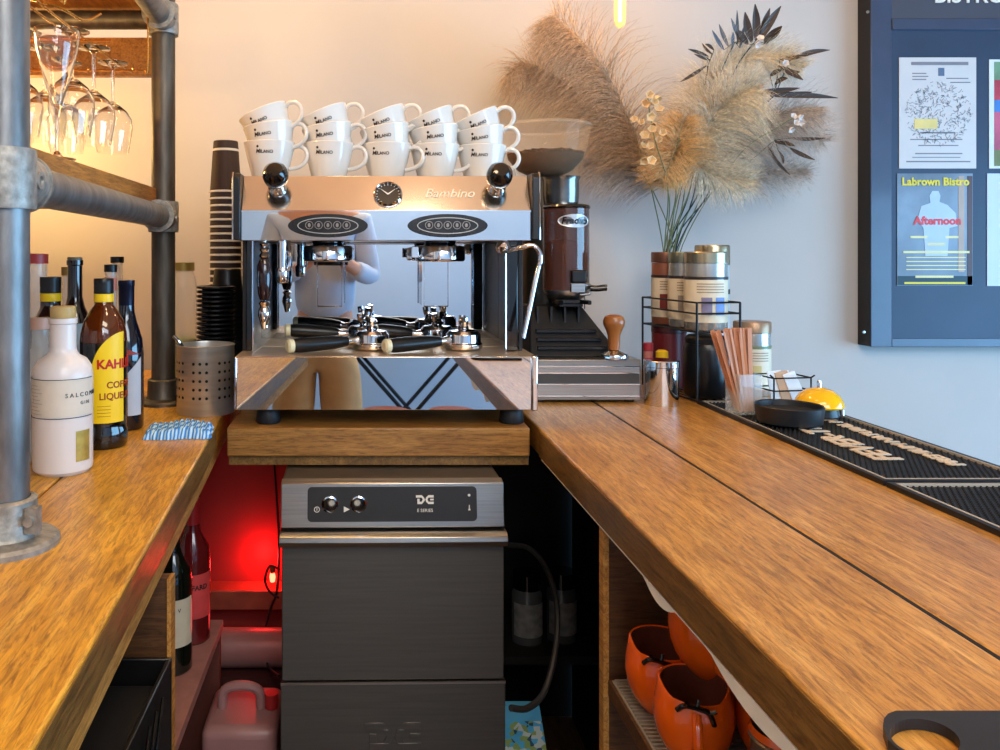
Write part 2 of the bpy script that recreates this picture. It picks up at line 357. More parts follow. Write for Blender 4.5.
def dclogo(bm, cx, cz, s, y, th):
    def R(x0, x1, z0, z1): bx(bm, cx+x0*s, cx+x1*s, y, y+th, cz+z0*s, cz+z1*s)
    # D (inline notch on the left)
    prism(bm, [(cx-1.02*s, y, cz+.5*s), (cx-.35*s, y, cz+.5*s), (cx-.12*s, y, cz+.25*s), (cx-.38*s, y, cz+.24*s), (cx-1.02*s, y, cz+.24*s)], (0, th, 0))
    R(-.86, -.6, -.24, .1)
    prism(bm, [(cx-.86*s, y, cz-.5*s), (cx-.35*s, y, cz-.5*s), (cx-.12*s, y, cz-.25*s), (cx-.38*s, y, cz-.24*s), (cx-.86*s, y, cz-.24*s)], (0, th, 0))
    prism(bm, [(cx-.38*s, y, cz+.24*s), (cx-.12*s, y, cz+.25*s), (cx+.02*s, y, cz), (cx-.12*s, y, cz-.25*s), (cx-.38*s, y, cz-.24*s), (cx-.24*s, y, cz)], (0, th, 0))
    # C
    prism(bm, [(cx+1.0*s, y, cz+.5*s), (cx+.4*s, y, cz+.5*s), (cx+.14*s, y, cz+.25*s), (cx+.42*s, y, cz+.24*s), (cx+1.0*s, y, cz+.24*s)], (0, th, 0))
    prism(bm, [(cx+1.0*s, y, cz-.5*s), (cx+.4*s, y, cz-.5*s), (cx+.14*s, y, cz-.25*s), (cx+.42*s, y, cz-.24*s), (cx+1.0*s, y, cz-.24*s)], (0, th, 0))
    prism(bm, [(cx+.42*s, y, cz+.24*s), (cx+.14*s, y, cz+.25*s), (cx+.06*s, y, cz), (cx+.14*s, y, cz-.25*s), (cx+.42*s, y, cz-.24*s), (cx+.3*s, y, cz)], (0, th, 0))
    R(.6, 1.0, -.08, .1)
b = BM(); zz = DZ(500); dclogo(b, (425-362)/533.3-.058, zz, .0165, fy(zz)-.0028, .0012); obj('logo', b, white, dw, smooth=False)
text('logo_lettering', 'E SERIES', .0085, ((425-362)/533.3-.058, fy(DZ(510.5))-.002, DZ(510.5)), white, dw, w=False, ext=.0003)
b = BM(); bx(b, -hw+.002, hw-.001, 0, .022, DZ(680), DZ(543)); door = obj('door', b, dsteel, dw, bevel=.002)
b = BM(); pr_ = [(-.004, DZ(546)), (-.02, DZ(543)), (-.026, DZ(538)), (-.024, DZ(533)), (-.012, DZ(530)), (.02, DZ(530)), (.02, DZ(546))]
prism(b, [(-hw-.001, y_, z_) for y_, z_ in pr_], (2*hw+.003, 0, 0)); obj('handle', b, steel, door, bevel=.001)
b = BM(); bx(b, -hw, hw+.001, -.003, .022, .08, DZ(683)); lp = obj('lower_panel', b, dsteel, dw, bevel=.002)
b = BM(); bx(b, -hw, hw+.001, -.0045, .01, DZ(683.2), DZ(680.8)); obj('panel_lip', b, steel, lp, smooth=False)
b = BM(); dclogo(b, 0, DZ(735), .052, -.0052, .004); obj('embossed_logo', b, dsteel, lp, bevel=.0008)
for sx in (-1, 1):
    for yy in (.06, .46):
        b = BM(); zcyl(b, sx*.17, yy, 0, .06, .018); obj('foot', b, blackp, dw)

# ---------------------------------------------------------------- items under the counter, left
def bottle_mesh(prof, seg=32):
    b = BM(); lathe(b, prof, seg); return b
wine_glass = mat('dark_green_glass', (14, 20, 14), .05, 0, .2, 5, coat=.8)
def wine_bottle(loc, label, lm, lab, cap, s=1, group=None, rz=0, rest=''):
    t = thing('wine_bottle', label, 'bottle', loc, rz)
    prof = [(0, 0), (.034, 0), (.037, .004), (.0372, .17), (.034, .195), (.018, .222), (.0145, .235), (.014, .295), (.0155, .296), (.0155, .302), (0, .302)]
    prof = [(r*s, z*s) for r, z in prof]
    obj('glass_body', bottle_mesh(prof), lm, t)
    b = BM(); patch(b, .0373*s, -1.4, 1.4, .055*s, .145*s); obj('paper_label', b, lab, t)
    b = BM(); lathe(b, [(.0150*s, .24*s), (.0152*s, .304*s), (0, .305*s)], 24); obj('foil_cap', b, cap, t)
    return t
wb1 = wine_bottle((-.367, 1.553, .466), 'dark wine bottle with plain cream label, nearer of two on the low shelf', wine_glass, mat('cream_label', (206, 200, 180), .6, 0, .06, 30), blackp)
b = textbm('V', .01); wrap(b, .038, .55, .125); obj('label_mark', b, blackm, wb1, smooth=False)
wb2 = wine_bottle((-.355, 1.675, .466), 'red labelled spirit bottle behind the wine bottle on the low shelf', mat('red_tinted_glass', (90, 20, 22), .1, 0, .2, 5, coat=.6), mat('red_label', (200, 70, 70), .5, 0, .15, 30), mat('red_cap', (150, 30, 34), .35))
textwrap('label_lettering', 'GIFFARD', .014, .038, .35, .118, blackm, wb2, bold=.0004)
# black crate
bc = thing('black_crate', 'black plastic crate standing under the left worktop in the foreground', 'crate', (-.34, .93, 0))
b = BM(); X0, X1, Y0, Y1, Z1 = -.52, -.247, .8, 1.04, .745
for a in ((X0, X1, Y0, Y0+.006, .003, Z1), (X0, X1, Y1-.006, Y1, .003, Z1), (X0, X0+.006, Y0+.006, Y1-.006, .003, Z1), (X1-.006, X1, Y0+.006, Y1-.006, .003, Z1), (X0, X1, Y0, Y1, 0, .003)):
    bx(b, *a)
obj('tub', b, blackp, bc, w=True, bevel=.002)
b = BM(); bx(b, X0+.01, X1-.01, Y0+.01, Y1-.01, .45, Z1-.03); obj('contents', b, blackm, bc, w=True, bevel=.006)
b = BM()
for k in range(3): tube(b, smoothpath([(X1+.003, Y0+.02+.03*k, Z1-.25), (X1+.003, Y0+.07+.03*k, Z1-.1), (X1+.003, Y0+.12+.03*k, Z1-.02)]), .002, 6)
obj('ribs', b, blackg, bc, w=True)
# jerrycan and roll
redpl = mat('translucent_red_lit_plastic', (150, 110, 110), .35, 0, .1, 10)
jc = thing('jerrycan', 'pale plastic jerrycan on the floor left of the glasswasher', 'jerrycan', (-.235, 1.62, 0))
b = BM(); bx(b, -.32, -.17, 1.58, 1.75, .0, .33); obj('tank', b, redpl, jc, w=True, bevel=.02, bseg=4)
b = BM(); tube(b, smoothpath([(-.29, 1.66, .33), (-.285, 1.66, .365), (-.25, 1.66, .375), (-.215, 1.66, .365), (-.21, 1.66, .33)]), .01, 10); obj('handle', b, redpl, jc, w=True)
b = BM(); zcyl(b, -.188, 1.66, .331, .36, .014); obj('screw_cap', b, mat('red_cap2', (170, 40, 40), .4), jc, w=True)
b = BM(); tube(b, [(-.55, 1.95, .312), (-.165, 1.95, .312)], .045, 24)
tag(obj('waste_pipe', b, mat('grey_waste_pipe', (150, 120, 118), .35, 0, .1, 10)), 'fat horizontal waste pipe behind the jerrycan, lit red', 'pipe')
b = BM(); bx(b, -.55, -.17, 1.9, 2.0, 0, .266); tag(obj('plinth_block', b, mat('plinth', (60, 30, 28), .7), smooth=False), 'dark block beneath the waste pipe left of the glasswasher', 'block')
b = BM(); tube(b, [W(245, 655, 1.62), W(300, 708, 1.40)], .0012, 6)
b.free()
# cables
def cable(label, pts, r, m=blackp, name='power_cable', cat='cable'):
    b = BM(); tube(b, smoothpath(pts), r, 8); return tag(obj(name, b, m), label, cat)
cable('black cable hanging behind the left edge of the glasswasher', [W(274, 462, 2.06), W(277, 500, 2.06), W(279, 545, 2.06), W(277, 590, 2.06), W(270, 610, 2.06), W(264, 640, 2.0), W(268, 665, 1.9), W(279, 676, 1.8)], .003)
cable('black looped cable beside the red light on the left of the glasswasher', [W(280, 570, 2.02), W(270, 566, 2.02), W(265, 580, 2.02), W(270, 592, 2.02), W(279, 598, 2.02)], .0028)
cable('thick black hose curling down right of the glasswasher', [W(508, 545, 1.9), W(528, 548, 1.85), W(545, 566, 1.8), W(556, 600, 1.72), W(556, 645, 1.66), W(545, 690, 1.6), W(528, 708, 1.56), W(511, 708, 1.53)], .0065, mat('grey_hose', (60, 58, 58), .4), 'drain_hose', 'hose')
cable('thin black cable looping just below the back worktop at the right', [W(428, 456, 1.68), W(450, 460, 1.68), W(490, 461, 1.68), W(520, 457, 1.68)], .0022)
# red lamp
rl = thing('led_lamp', 'small glowing red lamp between the red board and the glasswasher', 'lamp', W(272.5, 577, 2.08))
b = BM(); lathe(b, [(0, -.014), (.006, -.012), (.008, 0), (.006, .012), (0, .014)], 16); obj('bulb', b, mat('red_glow', (255, 60, 50), .4, emit=(255, 60, 40), estr=18), rl)
b = BM(); lathe(b, [(0, .012), (.007, .012), (.007, .03), (0, .03)], 16); obj('holder', b, mat('brass', (190, 150, 80), .3, .9), rl)
# jars on the dark shelf
def storage_jar(x, y, r, z, h, label):
    t = thing('storage_jar', label, 'jar', (x, y, z), 0)
    b = BM(); lathe(b, [(0, 0), (r, 0), (r, h*.72), (r*.86, h*.78), (r*.86, h*.8), (0, h*.8)], 28); obj('jar_body', b, mat('smoky_plastic', (74, 74, 76), .25, 0, .1, 20), t)
    b = BM(); lathe(b, [(r*.9, h*.78), (r*.9, h), (0, h)], 28); obj('lid', b, blackg, t)
    b = BM(); patch(b, r+.0004, -1.1, 1.1, h*.12, h*.6); obj('paper_label', b, mat('grey_label', (120, 118, 116), .6, 0, .3, 60), t)
storage_jar(.405, 1.965, .038, .325, .165, 'dim grey jar with label in the dark space, beside the glasswasher')
storage_jar(.492, 1.975, .037, .325, .165, 'dim grey jar with label in the dark space, nearer the worktop edge')
# printed carton on floor
pc = mat('blue_print', (70, 165, 220), .5)
nt = pc.node_tree; 
v = nt.nodes.new('ShaderNodeTexVoronoi'); v.inputs['Scale'].default_value = 95; rr = nt.nodes.new('ShaderNodeValToRGB'); rr.color_ramp.interpolation = 'CONSTANT'
e = rr.color_ramp.elements; e[0].color = (*lin((24, 34, 48)), 1); e[1].color = (*lin((90, 190, 240)), 1); e[1].position = .62
for p, c_ in ((.12, (210, 225, 225)), (.3, (50, 90, 120)), (.42, (150, 180, 110))): x = e.new(p); x.color = (*lin(c_), 1)
tcn = nt.nodes.new('ShaderNodeTexCoord'); nt.links.new(tcn.outputs['Object'], v.inputs['Vector']); nt.links.new(v.outputs['Color'], rr.inputs['Fac']); 
mixc = nt.nodes.new('ShaderNodeMixRGB'); sep = nt.nodes.new('ShaderNodeSeparateXYZ'); nt.links.new(tcn.outputs['Object'], sep.inputs[0])
lt = nt.nodes.new('ShaderNodeMath'); lt.operation = 'GREATER_THAN'; lt.inputs[1].default_value = .305; nt.links.new(sep.outputs['Z'], lt.inputs[0]); nt.links.new(lt.outputs[0], mixc.inputs[0])
nt.links.new(rr.outputs['Color'], mixc.inputs[1]); mixc.inputs[2].default_value = (*lin((95, 190, 240)), 1)
nt.links.new(mixc.outputs[0], nt.nodes['Principled BSDF'].inputs['Base Color'])
nt.nodes['Principled BSDF'].inputs['Emission Strength'].default_value = 0
b = BM(); bx(b, .285, .40, 1.56, 1.70, 0, .02)
# leaning printed board
prism(b, [(.275, 1.63, .02), (.46-.045, 1.63, .02), (.367, 1.655, .335), (.278, 1.655, .335)], (0, .018, 0))
tag(obj('printed_carton', b, pc, smooth=False), 'blue illustrated carton on the floor right of the glasswasher', 'carton')

# ---------------------------------------------------------------- orange mugs
orange = mat('orange_glaze', (244, 98, 16), .12, 0, .08, 14, coat=.6)
brownin = mat('dark_brown_glaze', (124, 66, 50), .15, 0, .2, 14, coat=.6)
def make_mug(loc, label, rz=0, tilt=(0, 0)):
    t = thing('mug', label, 'mug', loc, (tilt[0], tilt[1], rz), 'orange mugs on the ribbed shelf')
    out = [(0, 0), (.024, 0), (.027, .003), (.036, .015), (.0445, .034), (.047, .052), (.0458, .07), (.0425, .088), (.0415, .094), (.040, .0955)]
    inn = [(.0385, .094), (.0395, .086), (.0425, .07), (.0435, .05), (.041, .034), (.032, .016), (0, .009)]
    b = BM(); lathe(b, out+[inn[0]], 36); 
    # dip in the rim at the front
    for v in b.verts:
        if v.co.z > .085 and v.co.y < -.01: v.co.z -= .010*min(1, (-v.co.y-.01)/.02)
    obj('body', b, orange, t)
    b = BM(); lathe(b, inn, 36); 
    for v in b.verts:
        if v.co.z > .085 and v.co.y < -.01: v.co.z -= .010*min(1, (-v.co.y-.01)/.02)
    obj('inside_glaze', b, brownin, t)
    b = BM(); tube(b, smoothpath([(0, -.040, .074), (0, -.049, .06), (0, -.053, .045), (0, -.049, .028)]), .006, 10, rr=None); obj('ridge', b, orange, t)
    b = BM()
    tube(b, smoothpath([(-.022, -.043, .078), (-.014, -.047, .086), (0, -.045, .084), (.013, -.045, .08), (.019, -.043, .066)]), .0032, 8)
    tube(b, [(-.014, -.047, .086), (-.012, -.053, .093)], .0025, 8); tube(b, [(0, -.045, .084), (.002, -.043, .094)], .0024, 8); tube(b, [(.013, -.045, .08), (.021, -.046, .084)], .0024, 8)
    obj('twig', b, blackg, t)
    return t
MZ = .649
mg = make_mug((.408, 1.092, MZ), 'orange mug with dark inside and black twig, furthest left on the ribbed shelf', -.35)
dup(mg, (.408, .985, MZ), (0, 0, -.3), 'orange mug with dark inside and black twig, nearest the viewer, open to view')
dup(mg, (.454, 1.035, MZ+.078), (0, -.14, -.2), 'orange mug stacked on top of the two open orange mugs')
dup(mg, (.505, .975, MZ), (0, 0, -.9), 'orange mug half hidden behind the steel pot on the ribbed shelf')
dup(mg, (.51, 1.085, MZ), (0, 0, -.5), 'orange mug at the back right, beneath the stacked mug')
pt = thing('steel_pot', 'grey ribbed steel pot with orange lip on the ribbed shelf under the counter edge', 'pot', (.47, .885, MZ))
b = BM(); prof = [(0, 0), (.033, 0)]+[(.036+.0006*(i % 2), .004+i*.0035) for i in range(22)]+[(.039, .083), (.037, .085), (.035, .08), (.033, .01), (0, .008)]
lathe(b, prof, 32); obj('body', b, mat('dull_tin', (130, 122, 112), .35, .8, .2, 40), pt)
b = BM(); lathe(b, [(.0375, .086), (.039, .088), (.036, .095), (.0345, .09), (.0355, .086)], 32); obj('lip', b, orange, pt)

# ================================================================= COFFEE MACHINE
em = thing('espresso_machine', 'polished two group espresso machine on the back worktop', 'coffee machine', (.04, 1.62, CZ))
TX0, TX1, TYF, TZ0, TZ1 = -.257, .355, 1.62, .954, 1.062
b = BM(); bx(b, TX0+.006, TX1-.006, TYF+.004, 2.06, TZ0, TZ1-.012); obj('drip_tray_case', b, steel, em, w=True, smooth=False)
b = BM(); bx(b, TX0, TX1-.012, TYF, TYF+.004, TZ0, TZ1); obj('front_panel', b, mirror, em, w=True, bevel=.0012)
b = BM(); bx(b, TX1-.0115, TX1+.001, TYF-.003, TYF+.012, TZ0-.002, TZ1+.002); bx(b, TX0-.002, TX0+.004, TYF-.002, TYF+.012, TZ0, TZ1); obj('corner_trim', b, chrome, em, w=True, bevel=.003)
b = BM()
bx(b, TX0, TX1, TYF+.004, TYF+.03, TZ1-.004, TZ1); bx(b, TX0, TX0+.03, TYF+.03, 2.05, TZ1-.004, TZ1); bx(b, TX1-.03, TX1, TYF+.03, 2.05, TZ1-.004, TZ1)
bx(b, TX0+.03, TX1-.03, TYF+.19, TYF+.215, TZ1-.004, TZ1); bx(b, TX0+.03, TX1-.03, 1.96, 2.05, TZ1-.004, TZ1)
bx(b, TX0+.03, TX1-.03, TYF+.03, TYF+.19, TZ1-.0045, TZ1-.001)
y = TYF+.222
while y < 1.955: bx(b, TX0+.03, TX1-.03, y, y+.006, TZ1-.004, TZ1-.0005); y += .013
obj('drip_grille', b, mat('grille_steel', (206, 182, 150), .38, .75, .1, 20), em, w=True, smooth=False)  # tan of the reflected wood is put into the steel colour
for fx in (-.195, .311):
    for fyy in (1.665, 2.02):
        b = BM(); lathe(b, [(0, 0), (.024, 0), (.026, .004), (.023, .03), (.02, .034), (0, .034)], 24, Matrix.Translation((fx, fyy, CZ))); obj('foot', b, rubber, em, w=True)
# back body and backsplash
b = BM(); bx(b, TX0+.002, TX1-.01, 1.985, 2.16, TZ1, 1.30); obj('boiler_case', b, blackm, em, w=True, smooth=False)
b = BM(); bx(b, TX0+.004, TX1-.012, 1.978, 1.9845, TZ1+.0005, 1.298); obj('backsplash', b, mirror, em, w=True, smooth=False)
for x0, x1 in ((-.257, -.249), (.337, .345)):
    b = BM(); bx(b, x0, x1, 1.72, 1.977, TZ1+.0005, 1.2995); obj('side_panel', b, blackp, em, w=True, bevel=.001)
for a_ in ((.309, .334, 1.715, 1.74), (-.2485, -.236, 1.715, 1.735)):
    b = BM(); bx(b, *a_, TZ1+.0005, 1.2995); obj('post', b, blackg, em, w=True, bevel=.002)
b = BM(); tube(b, [(.3075, 1.712, TZ1+.001), (.3075, 1.712, 1.2995)], .0022, 8); tube(b, [(-.234, 1.712, TZ1+.001), (-.234, 1.712, 1.2995)], .0018, 8); obj('post_trim', b, chrome, em, w=True)
# upper box
ZB0, ZB1, ZT = 1.2996, 1.3605, 1.438
b = BM(); prism(b, [(-.2535, 1.684, ZB0), (-.2535, 1.684, ZB1), (-.2535, 1.724, ZT-.012), (-.2535, 2.16, ZT-.012), (-.2535, 2.16, ZB0)], (.608, 0, 0)); obj('upper_case', b, steel, em, w=True, smooth=False)
b = BM(); bx(b, -.2535, .3545, 1.68, 1.6838, ZB0-.001, ZB1); obj('touch_band', b, mirror, em, w=True, bevel=.0008)
b = BM(); prism(b, [(-.2535, 1.679, ZB1+.001), (-.2535, 1.719, ZT), (-.2535, 1.7235, ZT-.002), (-.2535, 1.684, ZB1-.001)], (.608, 0, 0)); fas = obj('sloping_fascia', b, mat('satin_steel', (214, 212, 210), .16, 1, .04, 12), em, w=True, bevel=.0008)
b = BM(); bx(b, -.2535, .3545, 1.676, 1.6795, ZB1-.002, ZB1+.001); obj('fascia_lip', b, chrome, em, w=True, smooth=False)
for x0, x1, xe in ((-.270, -.2545, -.2705), (.3555, .371, .3698)):
    b = BM(); prism(b, [(x0, 1.668, ZB0), (x0, 1.668, 1.43), (x0, 1.675, 1.44), (x0, 2.16, 1.44), (x0, 2.16, ZB0)], (x1-x0, 0, 0)); obj('end_cheek', b, blackp, em, w=True, bevel=.002)
    b = BM(); tube(b, [(xe+(.0008), 1.667, ZB0), (xe+.0008, 1.667, 1.43), (xe+.0008, 1.674, 1.441)], .0018, 6); obj('cheek_trim', b, chrome, em, w=True)
b = BM(); bx(b, -.2535, .3545, 1.7242, 2.158, ZT-.0118, ZT-.010); obj('cup_tray', b, steel, em, w=True, smooth=False)
b = BM(); tube(b, [(-.26, 2.15, 1.46), (.36, 2.15, 1.46)], .004, 8); tube(b, [(-.25, 2.15, 1.426), (-.25, 2.15, 1.46)], .004, 8); tube(b, [(.35, 2.15, 1.426), (.35, 2.15, 1.46)], .004, 8); obj('cup_rail', b, chrome, em, w=True)
# fascia frame helper: t 0..1 up slope
sl = Vector((0, .040, ZT-ZB1)); nrm = Vector((0, -(ZT-ZB1), .040)).normalized(); sang = math.atan2(.040, ZT-ZB1)
def onslope(px, py):
    t = (EYE+(256-py)/800*1.70-ZB1)/(ZT-ZB1); Y = 1.679+.04*t; p = W(px, py, Y); p.z = ZB1+(ZT-ZB1)*t; return p
Rs = Matrix.Rotation(-sang, 4, 'X')
def slopeM(p): return Matrix.Translation(p) @ Rs @ Matrix.Rotation(PI/2, 4, 'X')
# gauge
g = onslope(388, 195)
b = BM(); lathe(b, [(.030, -.002), (.031, .004), (.028, .009), (.0265, .007), (.0265, -.002)], 36, slopeM(g)); ga = obj('pressure_gauge', b, chrome, em, w=True)
b = BM(); lathe(b, [(.0268, .001), (0, .0012)], 36, slopeM(g)); o = obj('gauge_face', b, mat('gauge_black', (46, 42, 38), .4), ga); 
o.matrix_parent_inverse = Matrix.Identity(4)
for v in o.data.vertices: v.co -= em.location
b = BM(); Mg = slopeM(g)
for a in (math.radians(40), math.radians(140)):
    d = Vector((math.cos(a), math.sin(a), 0)); nn = Vector((-d.y, d.x, 0))
    prism(b, [Mg @ (d*.0-nn*.0016+Vector((0, 0, .003))), Mg @ (d*.021+Vector((0, 0, .003))), Mg @ (d*.0+nn*.0016+Vector((0, 0, .003)))], Mg.to_3x3() @ Vector((0, 0, .0008)))
for k in range(17):
    a = math.radians(-50+k*17.5); d = Vector((math.cos(a), math.sin(a), 0)); nn = Vector((-d.y, d.x, 0))
    prism(b, [Mg @ (d*.0225-nn*.0006+Vector((0, 0, .002))), Mg @ (d*.0255-nn*.0006+Vector((0, 0, .002))), Mg @ (d*.0255+nn*.0006+Vector((0, 0, .002))), Mg @ (d*.0225+nn*.0006+Vector((0, 0, .002)))], Mg.to_3x3() @ Vector((0, 0, .0005)))
for v in b.verts: v.co -= em.location
obj('gauge_needles', b, white, ga, smooth=False)
p = onslope(449, 194)+nrm*.0015
text('name_lettering', 'Bambino', .030, p, mat('cream_lettering', (238, 224, 196), .4), em, rot=Rs, shear=.35, ext=.0004)
# steam knobs
for px in (277.5, 496.5):
    kp = onslope(px, 186)
    b = BM(); lathe(b, [(0, 0), (.017, 0), (.02, .006), (.016, .024), (.012, .03), (0, .03)], 28, slopeM(kp-Vector((0, 0, .004)))); kk = obj('steam_valve', b, chrome, em, w=True)
    b = BM(); lathe(b, [(0, .018), (.018, .02), (.026, .03), (.0275, .043), (.025, .056), (.016, .066), (0, .069)], 28, Matrix.Translation(-em.location) @ slopeM(kp)); obj('knob', b, blackg, kk)
# touch panels
def oval(bm, cx, cz, rx, rz, y, th, n=40, inner=None):
    if inner is None:
        prism(bm, [(cx+rx*math.cos(2*PI*i/n), y, cz+rz*math.sin(2*PI*i/n)) for i in range(n)], (0, th, 0))
    else:
        A = []
        for i in range(n):
            c_, s_ = math.cos(2*PI*i/n), math.sin(2*PI*i/n)
            A.append([bm.verts.new(p) for p in ((cx+rx*c_, y, cz+rz*s_), (cx+(rx-inner)*c_, y, cz+(rz-inner)*s_), (cx+(rx-inner)*c_, y+th, cz+(rz-inner)*s_), (cx+rx*c_, y+th, cz+rz*s_))])
        for i in range(n):
            P, Q = A[i], A[(i+1) % n]
            for k in range(4): bm.faces.new((P[k], P[(k+1) % 4], Q[(k+1) % 4], Q[k]))
for px in (328, 447.5):
    X = (px-362)/800*1.68; z = EYE+(256-225.7)/800*1.68
    b = BM(); oval(b, X, z, .084, .0245, 1.676, .0035); tp = obj('touch_panel', b, mat('touch_black', (30, 28, 28), .25, 0, .1, 20), em, w=True, bevel=.0008)
    b = BM(); oval(b, X, z, .064, .0175, 1.6748, .0012, inner=.0018)
    for v in b.verts: v.co -= em.location
    obj('panel_ring', b, mat('silver_print', (176, 172, 164), .35, .5), tp, smooth=False)
    for k in range(5):
        xx = X+(k-2)*.0195
        b = BM(); oval(b, xx, z+.001, .0085, .0085, 1.6742, .002, 20, inner=.0013); oval(b, xx, z+.001, .003, .0045, 1.6742, .002, 10)
        for v in b.verts: v.co -= em.location
        obj('dose_button', b, mat('silver_print2', (140, 132, 126), .35, .4), tp, smooth=False)
# groups
for gi, X in enumerate((-.0765, .1755)):
    b = BM(); lathe(b, [(0, 1.300), (.036, 1.2995), (.034, 1.292), (.044, 1.288), (0, 1.286)], 32, Matrix.Translation((X, 1.80, 0))); obj('group_neck', b, blackg, em, w=True)
    b = BM(); lathe(b, [(.045, 1.290), (.054, 1.288), (.056, 1.284), (.056, 1.258), (.053, 1.254), (.04, 1.253), (.04, 1.262), (0, 1.262)], 40, Matrix.Translation((X, 1.80, 0)))
    bx(b, X-.066, X-.05, 1.765, 1.79, 1.262, 1.287) if gi == 1 else None
    gh = obj('group_head', b, chrome, em, w=True, bevel=.0012)
    b = BM(); bx(b, X-.031, X+.031, 1.90, 1.9775, 1.145, 1.262); obj('group_column', b, mirror, em, w=True, bevel=.003)
    b = BM()
    for s_ in (-1, 1): bx(b, X+s_*.031-.002, X+s_*.031+.002, 1.896, 1.9, 1.145, 1.262)
    obj('column_trim', b, chrome, em, w=True, smooth=False)
# steam wands
def off(v): return Vector(v)
b = BM(); tube(b, [(-.21, 1.72, 1.2995), (-.21, 1.72, 1.262)], .006, 12); lathe(b, [(.006, 1.296), (.011, 1.292), (.006, 1.286), (.011, 1.28), (.007, 1.274), (.012, 1.266), (.007, 1.26)], 20, Matrix.Translation((-.21, 1.72, 0)))
tube(b, smoothpath([(-.21, 1.72, 1.17), (-.209, 1.72, 1.14), (-.207, 1.72, 1.112)]), .006, 12, rr=None); lathe(b, [(.007, 1.17), (.013, 1.165), (.009, 1.158), (.013, 1.15), (.014, 1.138), (.009, 1.122), (.006, 1.11), (0, 1.108)], 20, Matrix.Translation((-.21, 1.72, 0)))
sw = obj('steam_wand', b, chrome, em, w=True)
b = BM(); lathe(b, [(0, 1.262), (.010, 1.26), (.0155, 1.245), (.0165, 1.215), (.014, 1.185), (.010, 1.172), (0, 1.17)], 20, Matrix.Translation(Vector((-.21, 1.72, 0))-em.location)); obj('wand_grip', b, mat('burgundy_black_grip', (38, 18, 20), .12, 0, .2, 10, coat=.6), sw)
b = BM(); tube(b, [(-.172, 1.73, 1.2995), (-.172, 1.73, 1.235)], .010, 14); lathe(b, [(0, 1.24), (.013, 1.24), (.0145, 1.235), (.0135, 1.212), (.011, 1.208), (0, 1.208)], 20, Matrix.Translation((-.172, 1.73, 0))); tube(b, smoothpath([(-.158, 1.73, 1.2995), (-.155, 1.72, 1.26), (-.157, 1.72, 1.235)]), .004, 8); obj('hot_water_spout', b, chrome, em, w=True)
b = BM(); lathe(b, [(0, -.016), (.012, -.012), (.017, 0), (.012, .012), (0, .016)], 20, Matrix.Translation((.30, 1.70, 1.285))); tube(b, smoothpath([(.30, 1.69, 1.275), (.33, 1.655, 1.283), (.352, 1.65, 1.288), (.366, 1.65, 1.274), (.368, 1.65, 1.255), (.362, 1.65, 1.235), (.345, 1.645, 1.16), (.330, 1.64, 1.098)]), .0048, 12); obj('steam_wand', b, chrome, em, w=True)
# a little mark between feet
# ---------------------------------------------------------------- portafilters
def portafilter(label, headp, tipp, hz, first=None):
    d = Vector(tipp)-Vector(headp); ang = math.atan2(d.y, d.x); L = d.length
    t = thing('portafilter', label, 'portafilter', headp, ang, 'portafilters on the drip tray')
    b = BM(); lathe(b, [(0, .001), (.036, .001), (.040, .002), (.042, .005), (.042, .013), (.039, .016), (.038, .034), (.032, .041), (.014, .044), (0, .045)], 32)
    for a in (PI/2, -PI/2): bx(b, -.008, .008, .040, .049, .006, .012, Matrix.Rotation(a-PI/2, 4, 'Z'))
    obj('basket_ring', b, chrome, t, bevel=.0006)
    b = BM(); lathe(b, [(.013, .043), (.011, .052), (0, .054)], 16)
    for s in (-1, 1): tube(b, smoothpath([(0, 0, .047), (s*.006, s*.013, .051), (s*.010, s*.021, .059), (s*.012, s*.023, .072)]), .0075, 10, rr=None)
    obj('spout', b, chrome, t)
    z0 = .022; z1 = hz
    b = BM(); tube(b, [(.036, 0, z0), (.05, 0, z0+(z1-z0)*.1), (.064, 0, z0+(z1-z0)*.25)], .008, 12, rr=[.011, .0075, .010]); obj('neck', b, chrome, t)
    b = BM(); n = 8; P = []; R = []
    for i in range(n+1):
        u = i/n; P.append((.06+(L-.065)*u, 0, z0+(z1-z0)*(.25+.75*u))); R.append([.0105, .013, .0145, .0152, .0155, .0158, .016, .0158, .014][i])
    tube(b, P, .01, 16, rr=R); obj('handle', b, blackp, t)
    b = BM(); tube(b, [(L-.006, 0, z1), (L+.004, 0, z1), (L+.008, 0, z1)], .012, 16, rr=[.0145, .0148, .010]); obj('end_cap', b, cream, t)
    return t
portafilter('black handled portafilter lying in front on the left of the drip tray', (.022, 1.755, TZ1-.0005), (-.150, 1.672, TZ1), .0165)
portafilter('black handled portafilter lying in front on the right of the drip tray', (.222, 1.755, TZ1-.0005), (.052, 1.672, TZ1), .0165)
portafilter('black handled portafilter lying at the back left of the drip tray', (.005, 1.875, TZ1-.0005), (-.172, 1.86, TZ1), .032)
portafilter('black handled portafilter lying at the back right of the drip tray', (.175, 1.875, TZ1-.0005), (.03, 1.855, TZ1), .032)

